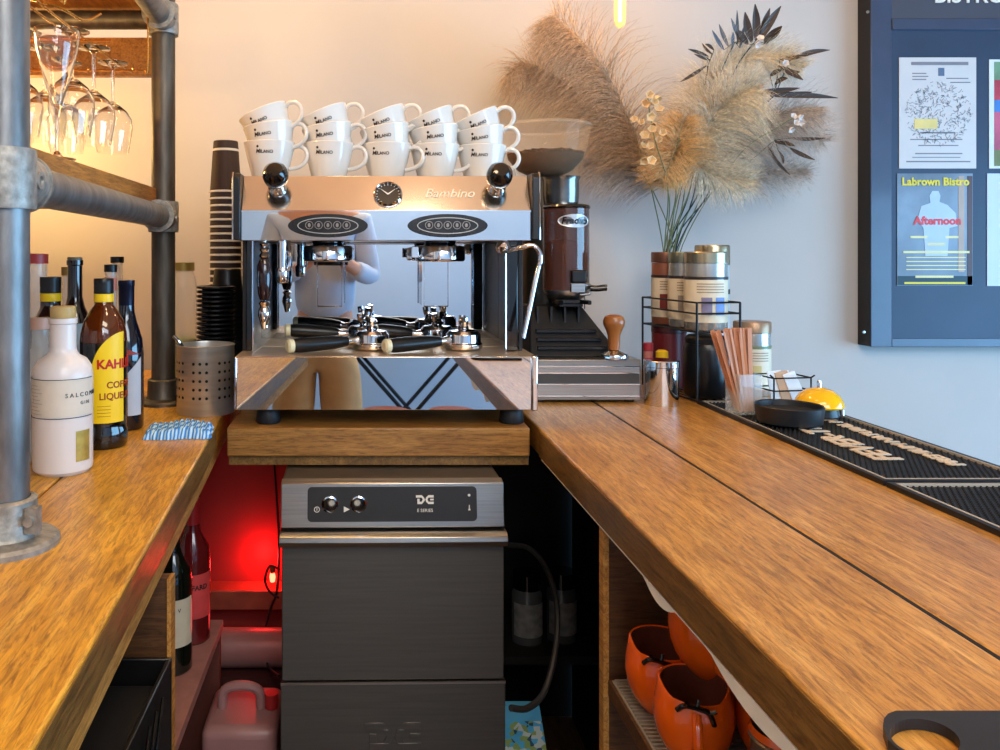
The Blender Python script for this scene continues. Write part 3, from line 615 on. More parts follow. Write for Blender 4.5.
# ---------------------------------------------------------------- cups on machine
dark_print = mat('dark_print', (50, 42, 40), .5)
def make_cup():
    t = thing('coffee_cup', 'x', 'cup', (0, 0, 0))
    prof = [(0, .001), (.033, .0), (.036, .002), (.037, .006), (.041, .022), (.049, .052), (.0555, .080), (.058, .090), (.0572, .092), (.055, .089), (.047, .054), (.039, .024), (.032, .011), (0, .009)]
    b = BM(); lathe(b, prof, 40); obj('bowl', b, ceramic, t)
    b = BM(); P = smoothpath([(.053, 0, .080), (.066, 0, .083), (.080, 0, .077), (.086, 0, .062), (.080, 0, .046), (.064, 0, .036), (.045, 0, .032)]); tube(b, P, .0048, 10); obj('handle', b, ceramic, t)
    # lettering follows the cup wall
    bm = textbm('LANO', .0098, bold=.0001)
    bmesh.ops.transform(bm, matrix=Matrix.Translation((.009, 0, 0)), verts=bm.verts[:])
    b2 = textbm('Mi', .0125, bold=.0001, shear=.3); bmesh.ops.transform(b2, matrix=Matrix.Translation((-.0115, 0, .001)), verts=b2.verts[:])
    me = bpy.data.meshes.new('tmp'); b2.to_mesh(me); b2.free(); bm.from_mesh(me); bpy.data.meshes.remove(me)
    lathe(bm, [(0, .001), (.0028, .0005), (0, -.0005)], 10, Matrix.Translation((-.012, 0, .0115)) @ Matrix.Rotation(PI/2, 4, 'X'))
    for v in bm.verts:
        z = v.co.z+.066; r = .049+(z-.052)*.232+.0005
        a = v.co.x/r-.02; R = r-v.co.y; v.co = Vector((R*math.sin(a), -R*math.cos(a), z))
    obj('lettering', bm, dark_print, t, smooth=False)
    return t
cup0 = make_cup(); used = False
cols = [(270, 1.80), (329, 1.815), (386.5, 1.83), (435, 1.845), (481, 1.86)]
ords = ['leftmost', 'second from left', 'middle', 'second from right', 'rightmost']
tiers = ['bottom', 'middle', 'tilted top']
for i, (px, Y) in enumerate(cols):
    X = (px-362)/800*Y
    for k in range(3):
        tl = [0, -.15, -.40][k]; dx = [0, .010, .020][k]; dz = [0, .035, .0715][k]
        loc = (X+dx+random.uniform(-.001, .001), Y, 1.4285+dz+[0, .006, .006][k]); rot = (0, tl+random.uniform(-.02, .02)*(k > 0), -.22+random.uniform(-.12, .12))
        # tilt about world Y after spin: build euler
        M = Matrix.Rotation(tl+random.uniform(-.02, .02)*(k > 0), 4, 'Y') @ Matrix.Rotation(rot[2], 4, 'Z')
        e = M.to_euler()
        lab = 'white Milano coffee cup, %s of the %s stack on the machine' % (tiers[k], ords[i])
        if not used: o = cup0; o.location = loc; o.rotation_euler = e; o['label'] = lab; o['group'] = 'white coffee cups on the machine'; used = True
        else: dup(cup0, loc, e, lab, 'white coffee cups on the machine')
# milk hose: pale bracket and red lead by right knob
b = BM(); tube(b, smoothpath([W(504, 173, 1.78), W(506, 168, 1.78), W(514, 168, 1.78), W(516, 176, 1.80), W(517, 184, 1.8)]), .0018, 8); tag(obj('wire_hook', b, mat('ivory_wire', (220, 205, 180), .4)), 'ivory wire hook beside the right steam knob', 'hook')
cable('thin red cable running down from the ivory hook to the grinder', [W(516, 180, 1.9), W(520, 190, 1.95), W(526, 202, 2.0), W(531, 212, 2.05)], .0016, mat('red_cable', (190, 70, 60), .4))

# ================================================================= GRINDER AND KNOCK BOX
kb = thing('knock_box_drawer', 'low brushed steel drawer base under the coffee grinder', 'drawer unit', (.52, 1.9, CZ))
KX0, KX1, KY0, KY1, KZ0, KZ1 = .392, .657, 1.88, 2.28, .926, 1.022
b = BM(); bx(b, KX0, KX1, KY0+.004, KY1, KZ0, KZ1); obj('case', b, mat('box_steel', (150, 146, 142), .3, .9, .08, 12), kb, w=True, bevel=.002)
b = BM()
bx(b, KX0+.004, KX1-.006, KY0-.006, KY0+.0035, KZ0+.012, KZ0+.04); bx(b, KX0+.004, KX1-.006, KY0-.006, KY0+.0035, KZ1-.03, KZ1-.014)
dr = obj('drawer', b, steel, kb, w=True, bevel=.001)
b = BM(); bx(b, KX0+.004, KX1-.006, KY0-.002, KY0+.0035, KZ0+.041, KZ1-.031); o = obj('drawer_recess', b, mat('recess', (86, 84, 82), .35, .8), kb, w=True, smooth=False)
b = BM()
for z in (KZ0+.0395, KZ1-.0305, KZ1-.0145, KZ0+.0118): bx(b, KX0+.004, KX1-.006, KY0-.0075, KY0-.004, z-.0012, z+.0012)
obj('drawer_trim', b, chrome, kb, w=True, smooth=False)
for fx in (KX0+.03, KX1-.02):
    for fyy in (KY0+.03, KY1-.03):
        b = BM(); zcyl(b, fx, fyy, CZ, KZ0, .012); obj('foot', b, blackp, kb, w=True)

gr = thing('coffee_grinder', 'tall coffee grinder with clear bean hopper beside the coffee machine', 'grinder', (.49, 2.12, KZ1))
GB = KZ1+.0005
b = BM()   # base with sloping sides and ribbed front
prism(b, [(.405, 1.915, GB), (.638, 1.915, GB), (.638, 1.915, GB+.01), (.560, 2.02, GB+.115), (.425, 2.02, GB+.115), (.405, 1.915, GB+.01)], (0, .0, 0)) if False else None
v = [b.verts.new(p) for p in ((.405, 1.93, GB), (.628, 1.93, GB), (.628, 2.24, GB), (.405, 2.24, GB), (.425, 2.03, GB+.118), (.556, 2.03, GB+.118), (.556, 2.22, GB+.118), (.425, 2.22, GB+.118))]
for f in ((0, 1, 2, 3), (4, 5, 6, 7), (0, 1, 5, 4), (1, 2, 6, 5), (2, 3, 7, 6), (3, 0, 4, 7)): b.faces.new([v[i] for i in f])
obj('base', b, blackm, gr, w=True, bevel=.004)
b = BM()
for k in range(3):
    t = .15+.16*k; y = 1.93+.1*t-.004; z = GB+.118*t
    bx(b, .425+.01*t, .60-.05*t, y-.006, y+.02, z, z+.006)
for k in range(4):
    x = .436+k*.034; bx(b, x, x+.005, 1.995, 2.03, GB+.07, GB+.116)
obj('base_ribs', b, blackp, gr, w=True, smooth=False)
b = BM(); lathe(b, [(0, GB+.118), (.062, GB+.118), (.062, GB+.30), (.056, 1.40), (.05, 1.45), (.048, 1.475), (0, 1.475)], 32, Matrix.Translation((.49, 2.15, 0))); obj('motor_body', b, mat('bronze_grey_metal', (86, 78, 68), .32, .85, .15, 12), gr, w=True)
# doser
D = Vector((.517, 2.03, 0))
b = BM(); lathe(b, [(.0575, 1.18), (.0585, 1.181), (.0585, 1.385), (.0565, 1.385), (.0565, 1.181)], 40, Matrix.Translation(D)); obj('doser_chamber', b, mat('smoky_brown_clear', (96, 58, 44), .04, 0, .1, 8, coat=1.0, alpha=.55), gr, w=True)
b = BM(); lathe(b, [(0, 1.182), (.05, 1.182), (.05, 1.3), (0, 1.31)], 24, Matrix.Translation(D)); obj('ground_coffee', b, mat('coffee_grounds', (92, 50, 34), .8, 0, .3, 60, bump=.6), gr, w=True)
b = BM(); lathe(b, [(.060, 1.386), (.061, 1.389), (.058, 1.394), (.03, 1.401), (0, 1.403)], 40, Matrix.Translation(D)); obj('doser_lid', b, blackg, gr, w=True)
b = BM(); lathe(b, [(0, 1.165), (.05, 1.166), (.056, 1.175), (.056, 1.181), (.0, 1.1815)], 36, Matrix.Translation(D)); lathe(b, [(0, 1.148), (.03, 1.15), (.05, 1.166), (0, 1.167)], 32, Matrix.Translation(D)); obj('doser_base', b, steel, gr, w=True)
b = BM(); bx(b, D.x-.004, D.x+.034, D.y-.072, D.y-.05, 1.20, 1.232); obj('adjuster_block', b, blackp, gr, w=True, bevel=.004)
b = BM(); bx(b, D.x-.004, D.x+.03, D.y-.068, D.y-.05, 1.176, 1.199); tube(b, [(D.x+.03, D.y-.055, 1.195), (D.x+.046, D.y-.05, 1.19)], .008, 10); tube(b, [(D.x+.02, D.y-.055, 1.17), (D.x+.044, D.y-.055, 1.172), (D.x+.05, D.y-.055, 1.19)], .004, 8); obj('lever_mount', b, steel, gr, w=True, bevel=.002)
b = BM(); tube(b, smoothpath([(D.x+.045, D.y-.06, 1.187), (D.x+.06, D.y-.063, 1.186), (D.x+.078, D.y-.066, 1.188), (D.x+.084, D.y-.067, 1.188)]), .008, 12, rr=None); obj('dosing_lever', b, blackg, gr, w=True)
b = BM(); pts = [(D.x-.04, D.y-.05, 1.148), (D.x-.04, D.y-.09, 1.148), (D.x-.03, D.y-.1, 1.148), (D.x-.02, D.y-.06, 1.148), (D.x+.02, D.y-.06, 1.148), (D.x+.03, D.y-.1, 1.148), (D.x+.04, D.y-.09, 1.148), (D.x+.04, D.y-.05, 1.148)]
prism(b, pts, (0, 0, .01)); bx(b, D.x-.03, D.x+.03, D.y-.052, D.y+.02, 1.14, 1.158); obj('portafilter_fork', b, blackp, gr, w=True, bevel=.002)
b = BM(); tube(b, [(D.x+.042, D.y-.02, 1.166), (D.x+.042, D.y-.02, GB+.11)], .0016, 6); obj('rod', b, chrome, gr, w=True)
# label
b = BM()
n = 32; pts = []
for i in range(n): pts.append(Vector((.044*math.cos(2*PI*i/n), -.0004, .0165*math.sin(2*PI*i/n))))
cv = b.verts.new((0, -.0004, 0)); vs = [b.verts.new(p) for p in pts]
for i in range(n): b.faces.new((cv, vs[i], vs[(i+1) % n]))
wrap(b, .059, .16, 1.353); bmesh.ops.transform(b, matrix=Matrix.Translation(D), verts=b.verts[:]); obj('oval_label', b, mat('silver_label', (196, 204, 210), .3, .3), gr, w=True)
bm = textbm('Fracino', .0235, bold=.0006, shear=.2); wrap(bm, .0598, .16, 1.353); bmesh.ops.transform(bm, matrix=Matrix.Translation(D), verts=bm.verts[:]); obj('label_lettering', bm, blackg, gr, w=True, smooth=False)
# neck and hopper
Hc = Vector((.488, 2.13, 0))
b = BM(); lathe(b, [(0, 1.40), (.044, 1.402), (.046, 1.42), (.046, 1.462), (.05, 1.472), (0, 1.472)], 32, Matrix.Translation((.52, 2.09, 0))); obj('hopper_collar', b, mat('collar_steel', (128, 124, 118), .22, .95), gr, w=True)
b = BM(); lathe(b, [(.05, 1.4755), (.075, 1.488), (.102, 1.52), (.112, 1.56), (.118, 1.604), (.12, 1.606), (.1165, 1.606), (.110, 1.56), (.1, 1.522), (.073, 1.491), (.048, 1.479)], 48, Matrix.Translation(Hc)); obj('bean_hopper', b, mat('clear_plastic', (225, 190, 150), .03, 0, .02, 3, alpha=.085), gr, w=True)
b = BM(); lathe(b, [(.1175, 1.604), (.1215, 1.605), (.121, 1.611), (.115, 1.614), (0, 1.616)], 48, Matrix.Translation(Hc)); obj('hopper_lid', b, mat('clear_plastic2', (245, 225, 195), .03, 0, .02, 3, alpha=.22), gr, w=True)
b = BM(); lathe(b, [(0, 1.481), (.047, 1.481), (.071, 1.4935), (.0975, 1.524), (.1, 1.532), (0, 1.535)], 40, Matrix.Translation(Hc))
for k in range(420):
    a = random.uniform(0, 2*PI); rr_ = .098*math.sqrt(random.random()); 
    lathe(b, [(0, -.003), (.004, 0), (0, .003)], 6, Matrix.Translation(Hc+Vector((rr_*math.cos(a), rr_*math.sin(a), 1.534+random.uniform(0, .007)))) @ Matrix.Rotation(random.uniform(0, 3), 4, 'X'), sx=1.4)
o = obj('coffee_beans', b, mat('roast_beans', (60, 26, 14), .6, 0, .5, 90, bump=.5, spec=.2), gr, w=True); o['kind'] = 'stuff'

# tamper
tm = thing('tamper', 'wooden handled tamper with chrome base on the steel drawer base', 'tamper', (.600, 1.905, KZ1))
b = BM(); lathe(b, [(0, 0), (.033, 0), (.034, .003), (.032, .01), (.018, .016), (.012, .02), (0, .021)], 32); obj('tamper_base', b, chrome, tm)
b = BM(); lathe(b, [(0, .02), (.0125, .021), (.0135, .035), (.0145, .055), (.019, .068), (.0245, .08), (.0255, .09), (.021, .1), (.012, .1045), (0, .105)], 28); obj('wooden_handle', b, mat('turned_wood', (150, 92, 44), .3, 0, .25, 40, coat=.3, stretch=(1, 1, .15)), tm)

# steel sugar tin, with lid
st = thing('steel_canister', 'small polished steel canister standing beside the drawer base', 'canister', (.699, 1.868, CZ))
b = BM(); lathe(b, [(0, 0), (.0385, 0), (.039, .003), (.039, .088), (0, .089)], 36); obj('body', b, chrome, st)
b = BM(); lathe(b, [(0, .0892), (.040, .0892), (.040, .102), (.038, .104), (0, .104)], 36); obj('lid', b, chrome, st)

# ---------------------------------------------------------------- wire caddy and tins
th = math.radians(8); u = Vector((math.cos(th), math.sin(th), 0)); vv = Vector((-math.sin(th), math.cos(th), 0)); F = Vector((.787, 1.88, CZ))
cdw, cdd = .110, .262
cad = thing('wire_rack', 'black wire two tier rack holding tins at the end of the counter', 'rack', F, th)
zr1, zr2, zr3 = 1.156, 1.130, 1.086
b = BM()
def corner(i): return [(0, 0), (cdw, 0), (cdw, cdd), (0, cdd)][i]
for z in (zr1, zr2, zr3, CZ+.004):
    P = [(*corner(i % 4), z-CZ) for i in range(5)]
    for a, c_ in zip(P, P[1:]): tube(b, [a, c_], .0022, 8)
    obj('rail', b, wireb, cad); b = BM()
b.free()
for i in range(4):
    x, y = corner(i); b = BM(); tube(b, [(x, y, 0.002), (x, y, zr1-CZ)], .0028, 8); obj('leg', b, wireb, cad)
for k, z in enumerate((zr3, CZ+.004)):
    b = BM()
    for j in range(1, 6): tube(b, [(cdw*j/6, 0, z-CZ), (cdw*j/6, cdd, z-CZ)], .0014, 6)
    obj('wire_shelf', b, wireb, cad)
def tin(p, r, h, label, lidm, bodym, lab=None, sq=None, band=None, rz=0):
    t = thing('storage_tin', label, 'tin', p, rz)
    b = BM(); lathe(b, [(0, 0), (r*.96, 0), (r, .003), (r, h*.85), (0, h*.855)], 36); obj('body', b, bodym, t)
    b = BM(); lathe(b, [(0, h*.856), (r*1.03, h*.856), (r*1.03, h*.985), (r*.99, h), (0, h)], 36); obj('lid', b, lidm, t)
    if lab:
        b = BM(); patch(b, r+.0003, -1.9, 1.9, h*.1, h*.64, 24); obj('paper_label', b, lab, t)
    if band:
        b = BM(); patch(b, r+.0006, -1.95, 1.95, h*.645, h*.68, 24); obj('band', b, band, t)
    if sq:
        for j, (a0, c_) in enumerate(sq):
            b = BM(); patch(b, r+.0012, a0-.24, a0+.24, h*.2, h*.42, 8); obj('label_square', b, mat('sq%s' % str(c_), c_, .5), t)
        b = BM()
        for j in range(4): patch(b, r+.0012, -.8, .5, h*(.48+.035*j), h*(.49+.035*j), 10)
        obj('label_text_lines', b, mat('lbl_lines', (150, 130, 110), .5), t)
    return t
tinlid = mat('tin_lid', (172, 158, 130), .25, .85, .1, 20); tinbody = mat('tin_body', (196, 196, 190), .22, .7, .1, 10)
tlab = mat('tin_label', (222, 210, 184), .5, 0, .05, 20); tband = mat('tin_band', (50, 42, 42), .4)
def rk(a, c_, z): return F+u*a+vv*c_+Vector((0, 0, z-CZ))
tz = zr3+.0025
tin(rk(.056, .056, tz), .049, .188, 'cream labelled tin with blue squares, front of the upper tier of the wire rack', tinlid, tinbody, tlab, [(-.35, (132, 128, 158)), (.3, (110, 140, 200))], tband)
tin(rk(.05, .144, tz), .0375, .188, 'grey labelled tin, middle of the upper tier of the wire rack', mat('tin_lid2', (130, 136, 120), .3, .8), tinbody, tlab, [(-.5, (150, 140, 130))], tband)
tin(rk(.046, .222, tz), .0375, .188, 'brown topped tin with dark red square, back of the wire rack upper tier', mat('tin_lid3', (120, 84, 70), .35, .7), mat('tin_body3', (170, 110, 86), .3, .5), tlab, [(-.55, (120, 40, 34))], tband)
tin(Vector((.963, 2.20, CZ)), .044, .376, 'tall pale tin standing behind the wire rack', tinlid, mat('pale_tin', (206, 214, 216), .3, .4), None, None, tband)
t = tin(Vector((.975, 2.0, CZ)), .0425, .183, 'cream tin with wood coloured lid right of the wire rack', mat('tin_lid4', (160, 128, 100), .35, .5), tinbody, tlab, [(-.2, (206, 190, 130))], mat('green_band', (120, 130, 90), .4))
# lower tier
t = thing('black_canister', 'matte black canister in the lower tier of the wire rack', 'canister', rk(.056, .056, CZ+.0065))
b = BM(); lathe(b, [(0, 0), (.046, 0), (.050, .006), (.052, .06), (.051, .115), (.046, .128), (0, .128)], 36); obj('body', b, mat('satin_black', (18, 20, 24), .28, 0, .1, 10), t)
b = BM(); lathe(b, [(0, .1285), (.047, .1285), (.048, .14), (.04, .148), (0, .149)], 36); obj('lid', b, blackp, t)
t = thing('red_tin', 'dark red tin at the back of the lower tier of the wire rack', 'tin', rk(.046, .21, CZ+.0065))
b = BM(); lathe(b, [(0, 0), (.042, 0), (.043, .14), (0, .1405)], 32); obj('body', b, mat('dark_red_tin', (110, 34, 40), .4), t)
b = BM(); lathe(b, [(0, .141), (.044, .141), (.044, .155), (0, .156)], 32); obj('lid', b, mat('dark_red_lid', (70, 26, 30), .4), t)
t = thing('spice_jar', 'small jar with yellow top behind the steel canister', 'jar', Vector((.748, 1.995, CZ)), 0)
b = BM(); lathe(b, [(0, 0), (.013, 0), (.013, .09), (0, .091)], 20); obj('body', b, mat('amber_jar', (150, 70, 50), .2), t)
b = BM(); lathe(b, [(0, .0912), (.015, .0912), (.015, .108), (.009, .112), (0, .112)], 20); obj('lid', b, mat('yellow_lid', (228, 186, 20), .4), t)
t = thing('spice_jar', 'small jar with red top behind the steel canister', 'jar', Vector((.728, 2.035, CZ)), 0)
b = BM(); lathe(b, [(0, 0), (.012, 0), (.012, .105), (0, .106)], 20); obj('body', b, mat('pink_jar', (190, 120, 110), .2), t)
b = BM(); lathe(b, [(0, .1062), (.0125, .1062), (.0125, .125), (0, .126)], 20); obj('lid', b, mat('red_lid', (170, 50, 60), .4), t)

# ---------------------------------------------------------------- bar mats
MT = CZ+.008
def barmat(y0, y1, label, lettering):
    t = thing('bar_mat', label, 'bar mat', (.907, (y0+y1)/2, CZ))
    b = BM(); bx(b, .785, 1.028, y0, y1, CZ, CZ+.004)
    for a in ((.785, .793, y0, y1), (1.02, 1.028, y0, y1), (.793, 1.02, y0, y0+.008), (.793, 1.02, y1-.008, y1)): bx(b, a[0], a[1], a[2], a[3], CZ+.004, MT)
    obj('rubber_base', b, rubber, t, w=True, smooth=False)
    b = BM()
    for a in ((.7935, .7975, y0+.008, y1-.008), (1.0155, 1.0195, y0+.008, y1-.008), (.7975, 1.0155, y0+.008, y0+.012), (.7975, 1.0155, y1-.012, y1-.008)): bx(b, a[0], a[1], a[2], a[3], CZ+.004, MT+.0003)
    obj('white_border', b, mat('dull_white_rubber', (170, 164, 152), .5), t, w=True, smooth=False)
    b = BM(); y = y0+.018; row = 0
    while y < y1-.015:
        x = .803+(row % 2)*.0045
        while x < 1.012:
            z0, z1 = CZ+.004, CZ+.0075; r = .0024
            a = [b.verts.new((x+r*c_, y+r*s_, z0)) for c_, s_ in ((1, 0), (0, 1), (-1, 0), (0, -1))]; q = [b.verts.new((x+r*.7*c_, y+r*.7*s_, z1)) for c_, s_ in ((1, 0), (0, 1), (-1, 0), (0, -1))]
            b.faces.new(q)
            for i in range(4): b.faces.new((a[i], a[(i+1) % 4], q[(i+1) % 4], q[i]))
            x += .009
        y += .0078; row += 1
    o = obj('rubber_nubs', b, rubber, t, w=True, smooth=False); o['kind'] = 'stuff'
    if lettering:
        # reads from the customer side: left -> right runs +Y, top toward -X
        R = Matrix.Rotation(PI/2, 4, 'Z') @ Matrix.Rotation(-PI/2, 4, 'X')
        wl_ = mat('ivory_rubber_letters', (214, 196, 172), .5)
        text('lettering', 'FEVER-TREE', .066, (.880, 1.500, MT-.0005), wl_, t, rot=R, ext=.001, bold=.0022)
        text('lettering', 'PREMIUM NATURAL MIXERS', .036, (.967, 1.52, MT-.0005), wl_, t, rot=R, ext=.001, bold=.0014)
barmat(1.205, 1.875, 'black rubber bar mat with ivory lettering at the far end of the counter', True)
barmat(.52, 1.197, 'plain black nubbed rubber bar mat at the near right edge of the counter', False)
mz = MT+.0006
# stirrers
sj = thing('glass_holder', 'square clear holder for wooden stirrers on the bar mat', 'holder', (.823, 1.725, mz), .15)
b = BM(); s = .026; h = .085
for a in ((-s, s, -s, -s+.002, 0, h), (-s, s, s-.002, s, 0, h), (-s, -s+.002, -s+.002, s-.002, 0, h), (s-.002, s, -s+.002, s-.002, 0, h), (-s, s, -s, s, 0, .002)): bx(b, *a)
obj('clear_box', b, mat('clear_acrylic', (225, 235, 240), .04, 0, .02, 3, alpha=.22, coat=.4), sj, smooth=False)
stm = mat('stirrer_wood', (196, 134, 98), .6, 0, .2, 60, stretch=(1, 1, .1))
b = BM(); bx(b, -.003, .003, -.0006, .0006, 0, .178); s0 = obj('wooden_stirrer', b, stm, smooth=False, bevel=.0003); tag(s0, 'x', 'stirrer')
for k in range(34):
    i = k % 9; j = k//9
    if k == 0: o = s0
    else: o = s0.copy(); C.objects.link(o)
    x = -.017+.034*i/8; y = -.016+.01*j
    o.location = sj.location+Vector((x*.75+.0, y*.8, .0045)); o.rotation_euler = (random.uniform(-.02, .02)-.05*(1-j/2), -.13+.30*(i/8-.5)+random.uniform(-.015, .015), random.uniform(-.5, .5))
    o['label'] = 'flat wooden stirrer in the bunch standing in the clear holder'; o['group'] = 'wooden stirrers in the clear holder'
# black dish
dd = thing('black_dish', 'round shallow black dish on the bar mat in front of the bell', 'dish', (.862, 1.615, mz))
b = BM(); lathe(b, [(0, .0), (.054, 0), (.060, .004), (.064, .036), (.0625, .038), (.060, .036), (.056, .008), (0, .007)], 44); obj('dish_body', b, mat('slate_black', (26, 28, 32), .4, 0, .15, 30), dd)
b = BM(); lathe(b, [(0, .0072), (.0555, .0082), (.0585, .026), (0, .028)], 36); obj('felt_contents', b, mat('dark_contents', (18, 16, 20), .9, 0, .3, 80, bump=.6), dd)
# bell
be = thing('service_bell', 'yellow domed service bell with black base on the bar mat', 'bell', (.963, 1.685, mz))
b = BM(); lathe(b, [(0, 0), (.036, 0), (.038, .003), (.036, .018), (.03, .022), (0, .022)], 36); obj('bell_base', b, blackp, be)
b = BM(); lathe(b, [(.046, .021), (.0475, .024), (.045, .034), (.038, .046), (.024, .056), (.008, .0605), (0, .061), (0, .059), (.022, .053), (.036, .044), (.043, .033), (.044, .022)], 40); obj('bell_dome', b, mat('yellow_enamel', (240, 186, 0), .15, 0, .06, 10, coat=.6), be)
b = BM(); lathe(b, [(0, .06), (.0045, .06), (.0045, .072), (.003, .076), (0, .0765)], 16); obj('plunger', b, chrome, be)
b = BM(); zcyl(b, .04, -.012, .004, .016, .005, 12); obj('screw_stud', b, chrome, be)
# sachet caddy
sc = thing('sachet_rack', 'small black wire rack of sachets behind the black dish', 'rack', (.945, 1.80, mz), .15)
b = BM(); X_, Y_ = .045, .035
for z in (.004, .04, .068):
    P = [(-X_, -Y_, z), (X_, -Y_, z), (X_, Y_, z), (-X_, Y_, z), (-X_, -Y_, z)]
    for a, c_ in zip(P, P[1:]): tube(b, [a, c_], .0018, 6)
for x, y in ((-X_, -Y_), (X_, -Y_), (X_, Y_), (-X_, Y_)): tube(b, [(x, y, 0.002), (x, y, .068)], .0018, 6)
tube(b, [(-X_, -Y_, .068), (-X_-.012, -Y_-.004, .076)], .0018, 6); tube(b, [(X_, -Y_, .068), (X_+.006, -Y_-.004, .074)], .0018, 6)
obj('wire_frame', b, wireb, sc)
sm = [mat('sachet_white', (222, 226, 230), .4, 0, .05, 30), mat('sachet_kraft', (196, 158, 124), .6, 0, .1, 30)]
for k in range(8):
    b = BM(); bx(b, -.013, .013, -.0012, .0012, 0, .075); o = obj('sachet', b, sm[1 if k in (3, 4) else 0], smooth=False, bevel=.0008)
    tag(o, ('brown paper sachet leaning in the small wire rack' if k in (3, 4) else 'white paper sachet standing in the small wire rack'), 'sachet', 'sachets in the small wire rack')
    o.location = Vector((.925+.0085*k, 1.79+.004*(k % 3)-.008, mz+.006)); o.rotation_euler = (-.1, -.1-.04*k, .1)

# black handled board in the foreground
sb = thing('serving_board', 'black flat board with a loop handle at the bottom right of the counter', 'board', (.45, .56, CZ))
b = BM()
def cp(px, py): Y = .346*800/(py-256); return Vector(((px-362)/800*Y, Y, CZ+.0005))
opoly = [(883, 737), (884, 730), (888, 725), (896, 722), (1075, 722), (1075, 830), (985, 830), (965, 780), (915, 776), (888, 752)]
hc_ = (925, 750)
def raypoly(q):
    dx, dy = math.cos(q), math.sin(q); best = None
    for (x1, y1), (x2, y2) in zip(opoly, opoly[1:]+opoly[:1]):
        ex, ey = x2-x1, y2-y1; den = dx*ey-dy*ex
        if abs(den) < 1e-9: continue
        t_ = ((x1-hc_[0])*ey-(y1-hc_[1])*ex)/den; u__ = ((x1-hc_[0])*dy-(y1-hc_[1])*dx)/den
        if t_ > 0 and -1e-6 <= u__ <= 1+1e-6 and (best is None or t_ < best): best = t_
    return hc_[0]+dx*best, hc_[1]+dy*best
qs = sorted([2*PI*k/56-PI for k in range(56)]+[math.atan2(y-hc_[1], x-hc_[0]) for x, y in opoly]); A = []
for q in qs:
    ox, oy = raypoly(q); rt = .22; ca, sa = math.cos(q-rt), math.sin(q-rt); rr_ = 1/math.sqrt((ca/36)**2+(sa/18.5)**2)
    O = cp(ox, oy); I = cp(hc_[0]+rr_*math.cos(q), hc_[1]+rr_*math.sin(q)); h_ = Vector((0, 0, .008))
    A.append([b.verts.new(p) for p in (O, I, I+h_, O+h_)])
for i in range(len(A)):
    P_, Q_ = A[i], A[(i+1) % len(A)]
    for k in range(4): b.faces.new((P_[k], P_[(k+1) % 4], Q_[(k+1) % 4], Q_[k]))
obj('board_body', b, mat('slate_grey_black', (34, 34, 38), .5, 0, .15, 40), sb, w=True, smooth=False)

# ================================================================= LEFT COUNTER ITEMS
# pipe frame
def flange(bm, x, y, z, R=.062, hc=.055, rp=.028):
    lathe(bm, [(0, 0), (R, 0), (R, .006), (R-.004, .010), (rp+.012, .013), (rp+.009, .018), (rp+.008, hc), (rp+.004, hc+.003), (rp+.0005, hc+.003)], 40, Matrix.Translation((x, y, z)))
    bx(bm, x+rp+.004, x+rp+.018, y-.022, y-.006, z+.02, z+.05)
    lathe(bm, [(0, 0), (.006, 0), (.006, .006), (0, .006)], 12, Matrix.Translation((x+rp+.010, y-.022, z+.036)) @ Matrix.Rotation(PI/2, 4, 'X'))
PN = Vector((-.427, .958, CZ)); PF = Vector((-.468, 1.885, CZ))
pf = thing('pipe_shelving', 'grey scaffold pipe frame standing on the left worktop', 'shelving', PN)
RP = .0275
b = BM(); tube(b, [(PN.x, PN.y, CZ+.004), (PN.x, PN.y, 2.2)], RP, 32); obj('post', b, galv, pf, w=True)
b = BM(); tube(b, [(PF.x, PF.y, CZ+.004), (PF.x, PF.y, 2.2)], RP, 32); obj('post', b, galvd, pf, w=True)
dirp = (PF-PN).normalized()
for zz in (1.358, 1.822):
    off_ = Vector((0, 0, zz-CZ))
    b = BM(); tube(b, [PN+off_+dirp*.02, PF+off_-dirp*.02], RP-.001, 32); obj('cross_pipe', b, galv, pf, w=True)
b = BM(); tube(b, [(PF.x-.03, PF.y, 1.822), (-1.45, PF.y, 1.822)], .022, 24); obj('cross_pipe', b, galvd, pf, w=True)
b = BM(); tube(b, [(PN.x-.03, PN.y, 1.358), (-.9, PN.y-.0, 1.358)], .0265, 24); obj('cross_pipe', b, galv, pf, w=True)
def joint(bm, P, zz, dirv, d=.06):
    lathe(bm, [(RP+.0005, -.036), (RP+.007, -.036), (RP+.008, -.03), (RP+.008, .03), (RP+.007, .036), (RP+.0005, .036)], 36, Matrix.Translation((P.x, P.y, zz)))
    q = Vector((P.x, P.y, zz)); tube(bm, [q+dirv*.012, q+dirv*d], RP+.007, 32); tube(bm, [q+dirv*(d-.004), q+dirv*(d+.003)], RP+.0095, 32)
    e_ = q+Vector((RP+.006, -.01, 0)); lathe(bm, [(.011, 0), (.011, .004), (.006, .004), (.005, .001), (0, .001)], 16, Matrix.Translation(e_+dirv*.028) @ Matrix.Rotation(PI/2, 4, 'Y'))
for P, s in ((PN, 1), (PF, -1)):
    for zz in (1.358, 1.822):
        b = BM(); joint(b, P, zz, dirp*s)
        if P is PN: tube(b, [Vector((P.x, P.y, zz))+Vector((-.012, 0, 0)), Vector((P.x, P.y, zz))+Vector((-.055, 0, 0))], RP+.007, 32)
        obj('clamp_fitting', b, cast, pf, w=True)
b = BM(); flange(b, PN.x, PN.y, CZ); obj('floor_flange', b, cast, pf, w=True)
b = BM(); flange(b, PF.x, PF.y, CZ); obj('floor_flange', b, galvd, pf, w=True)
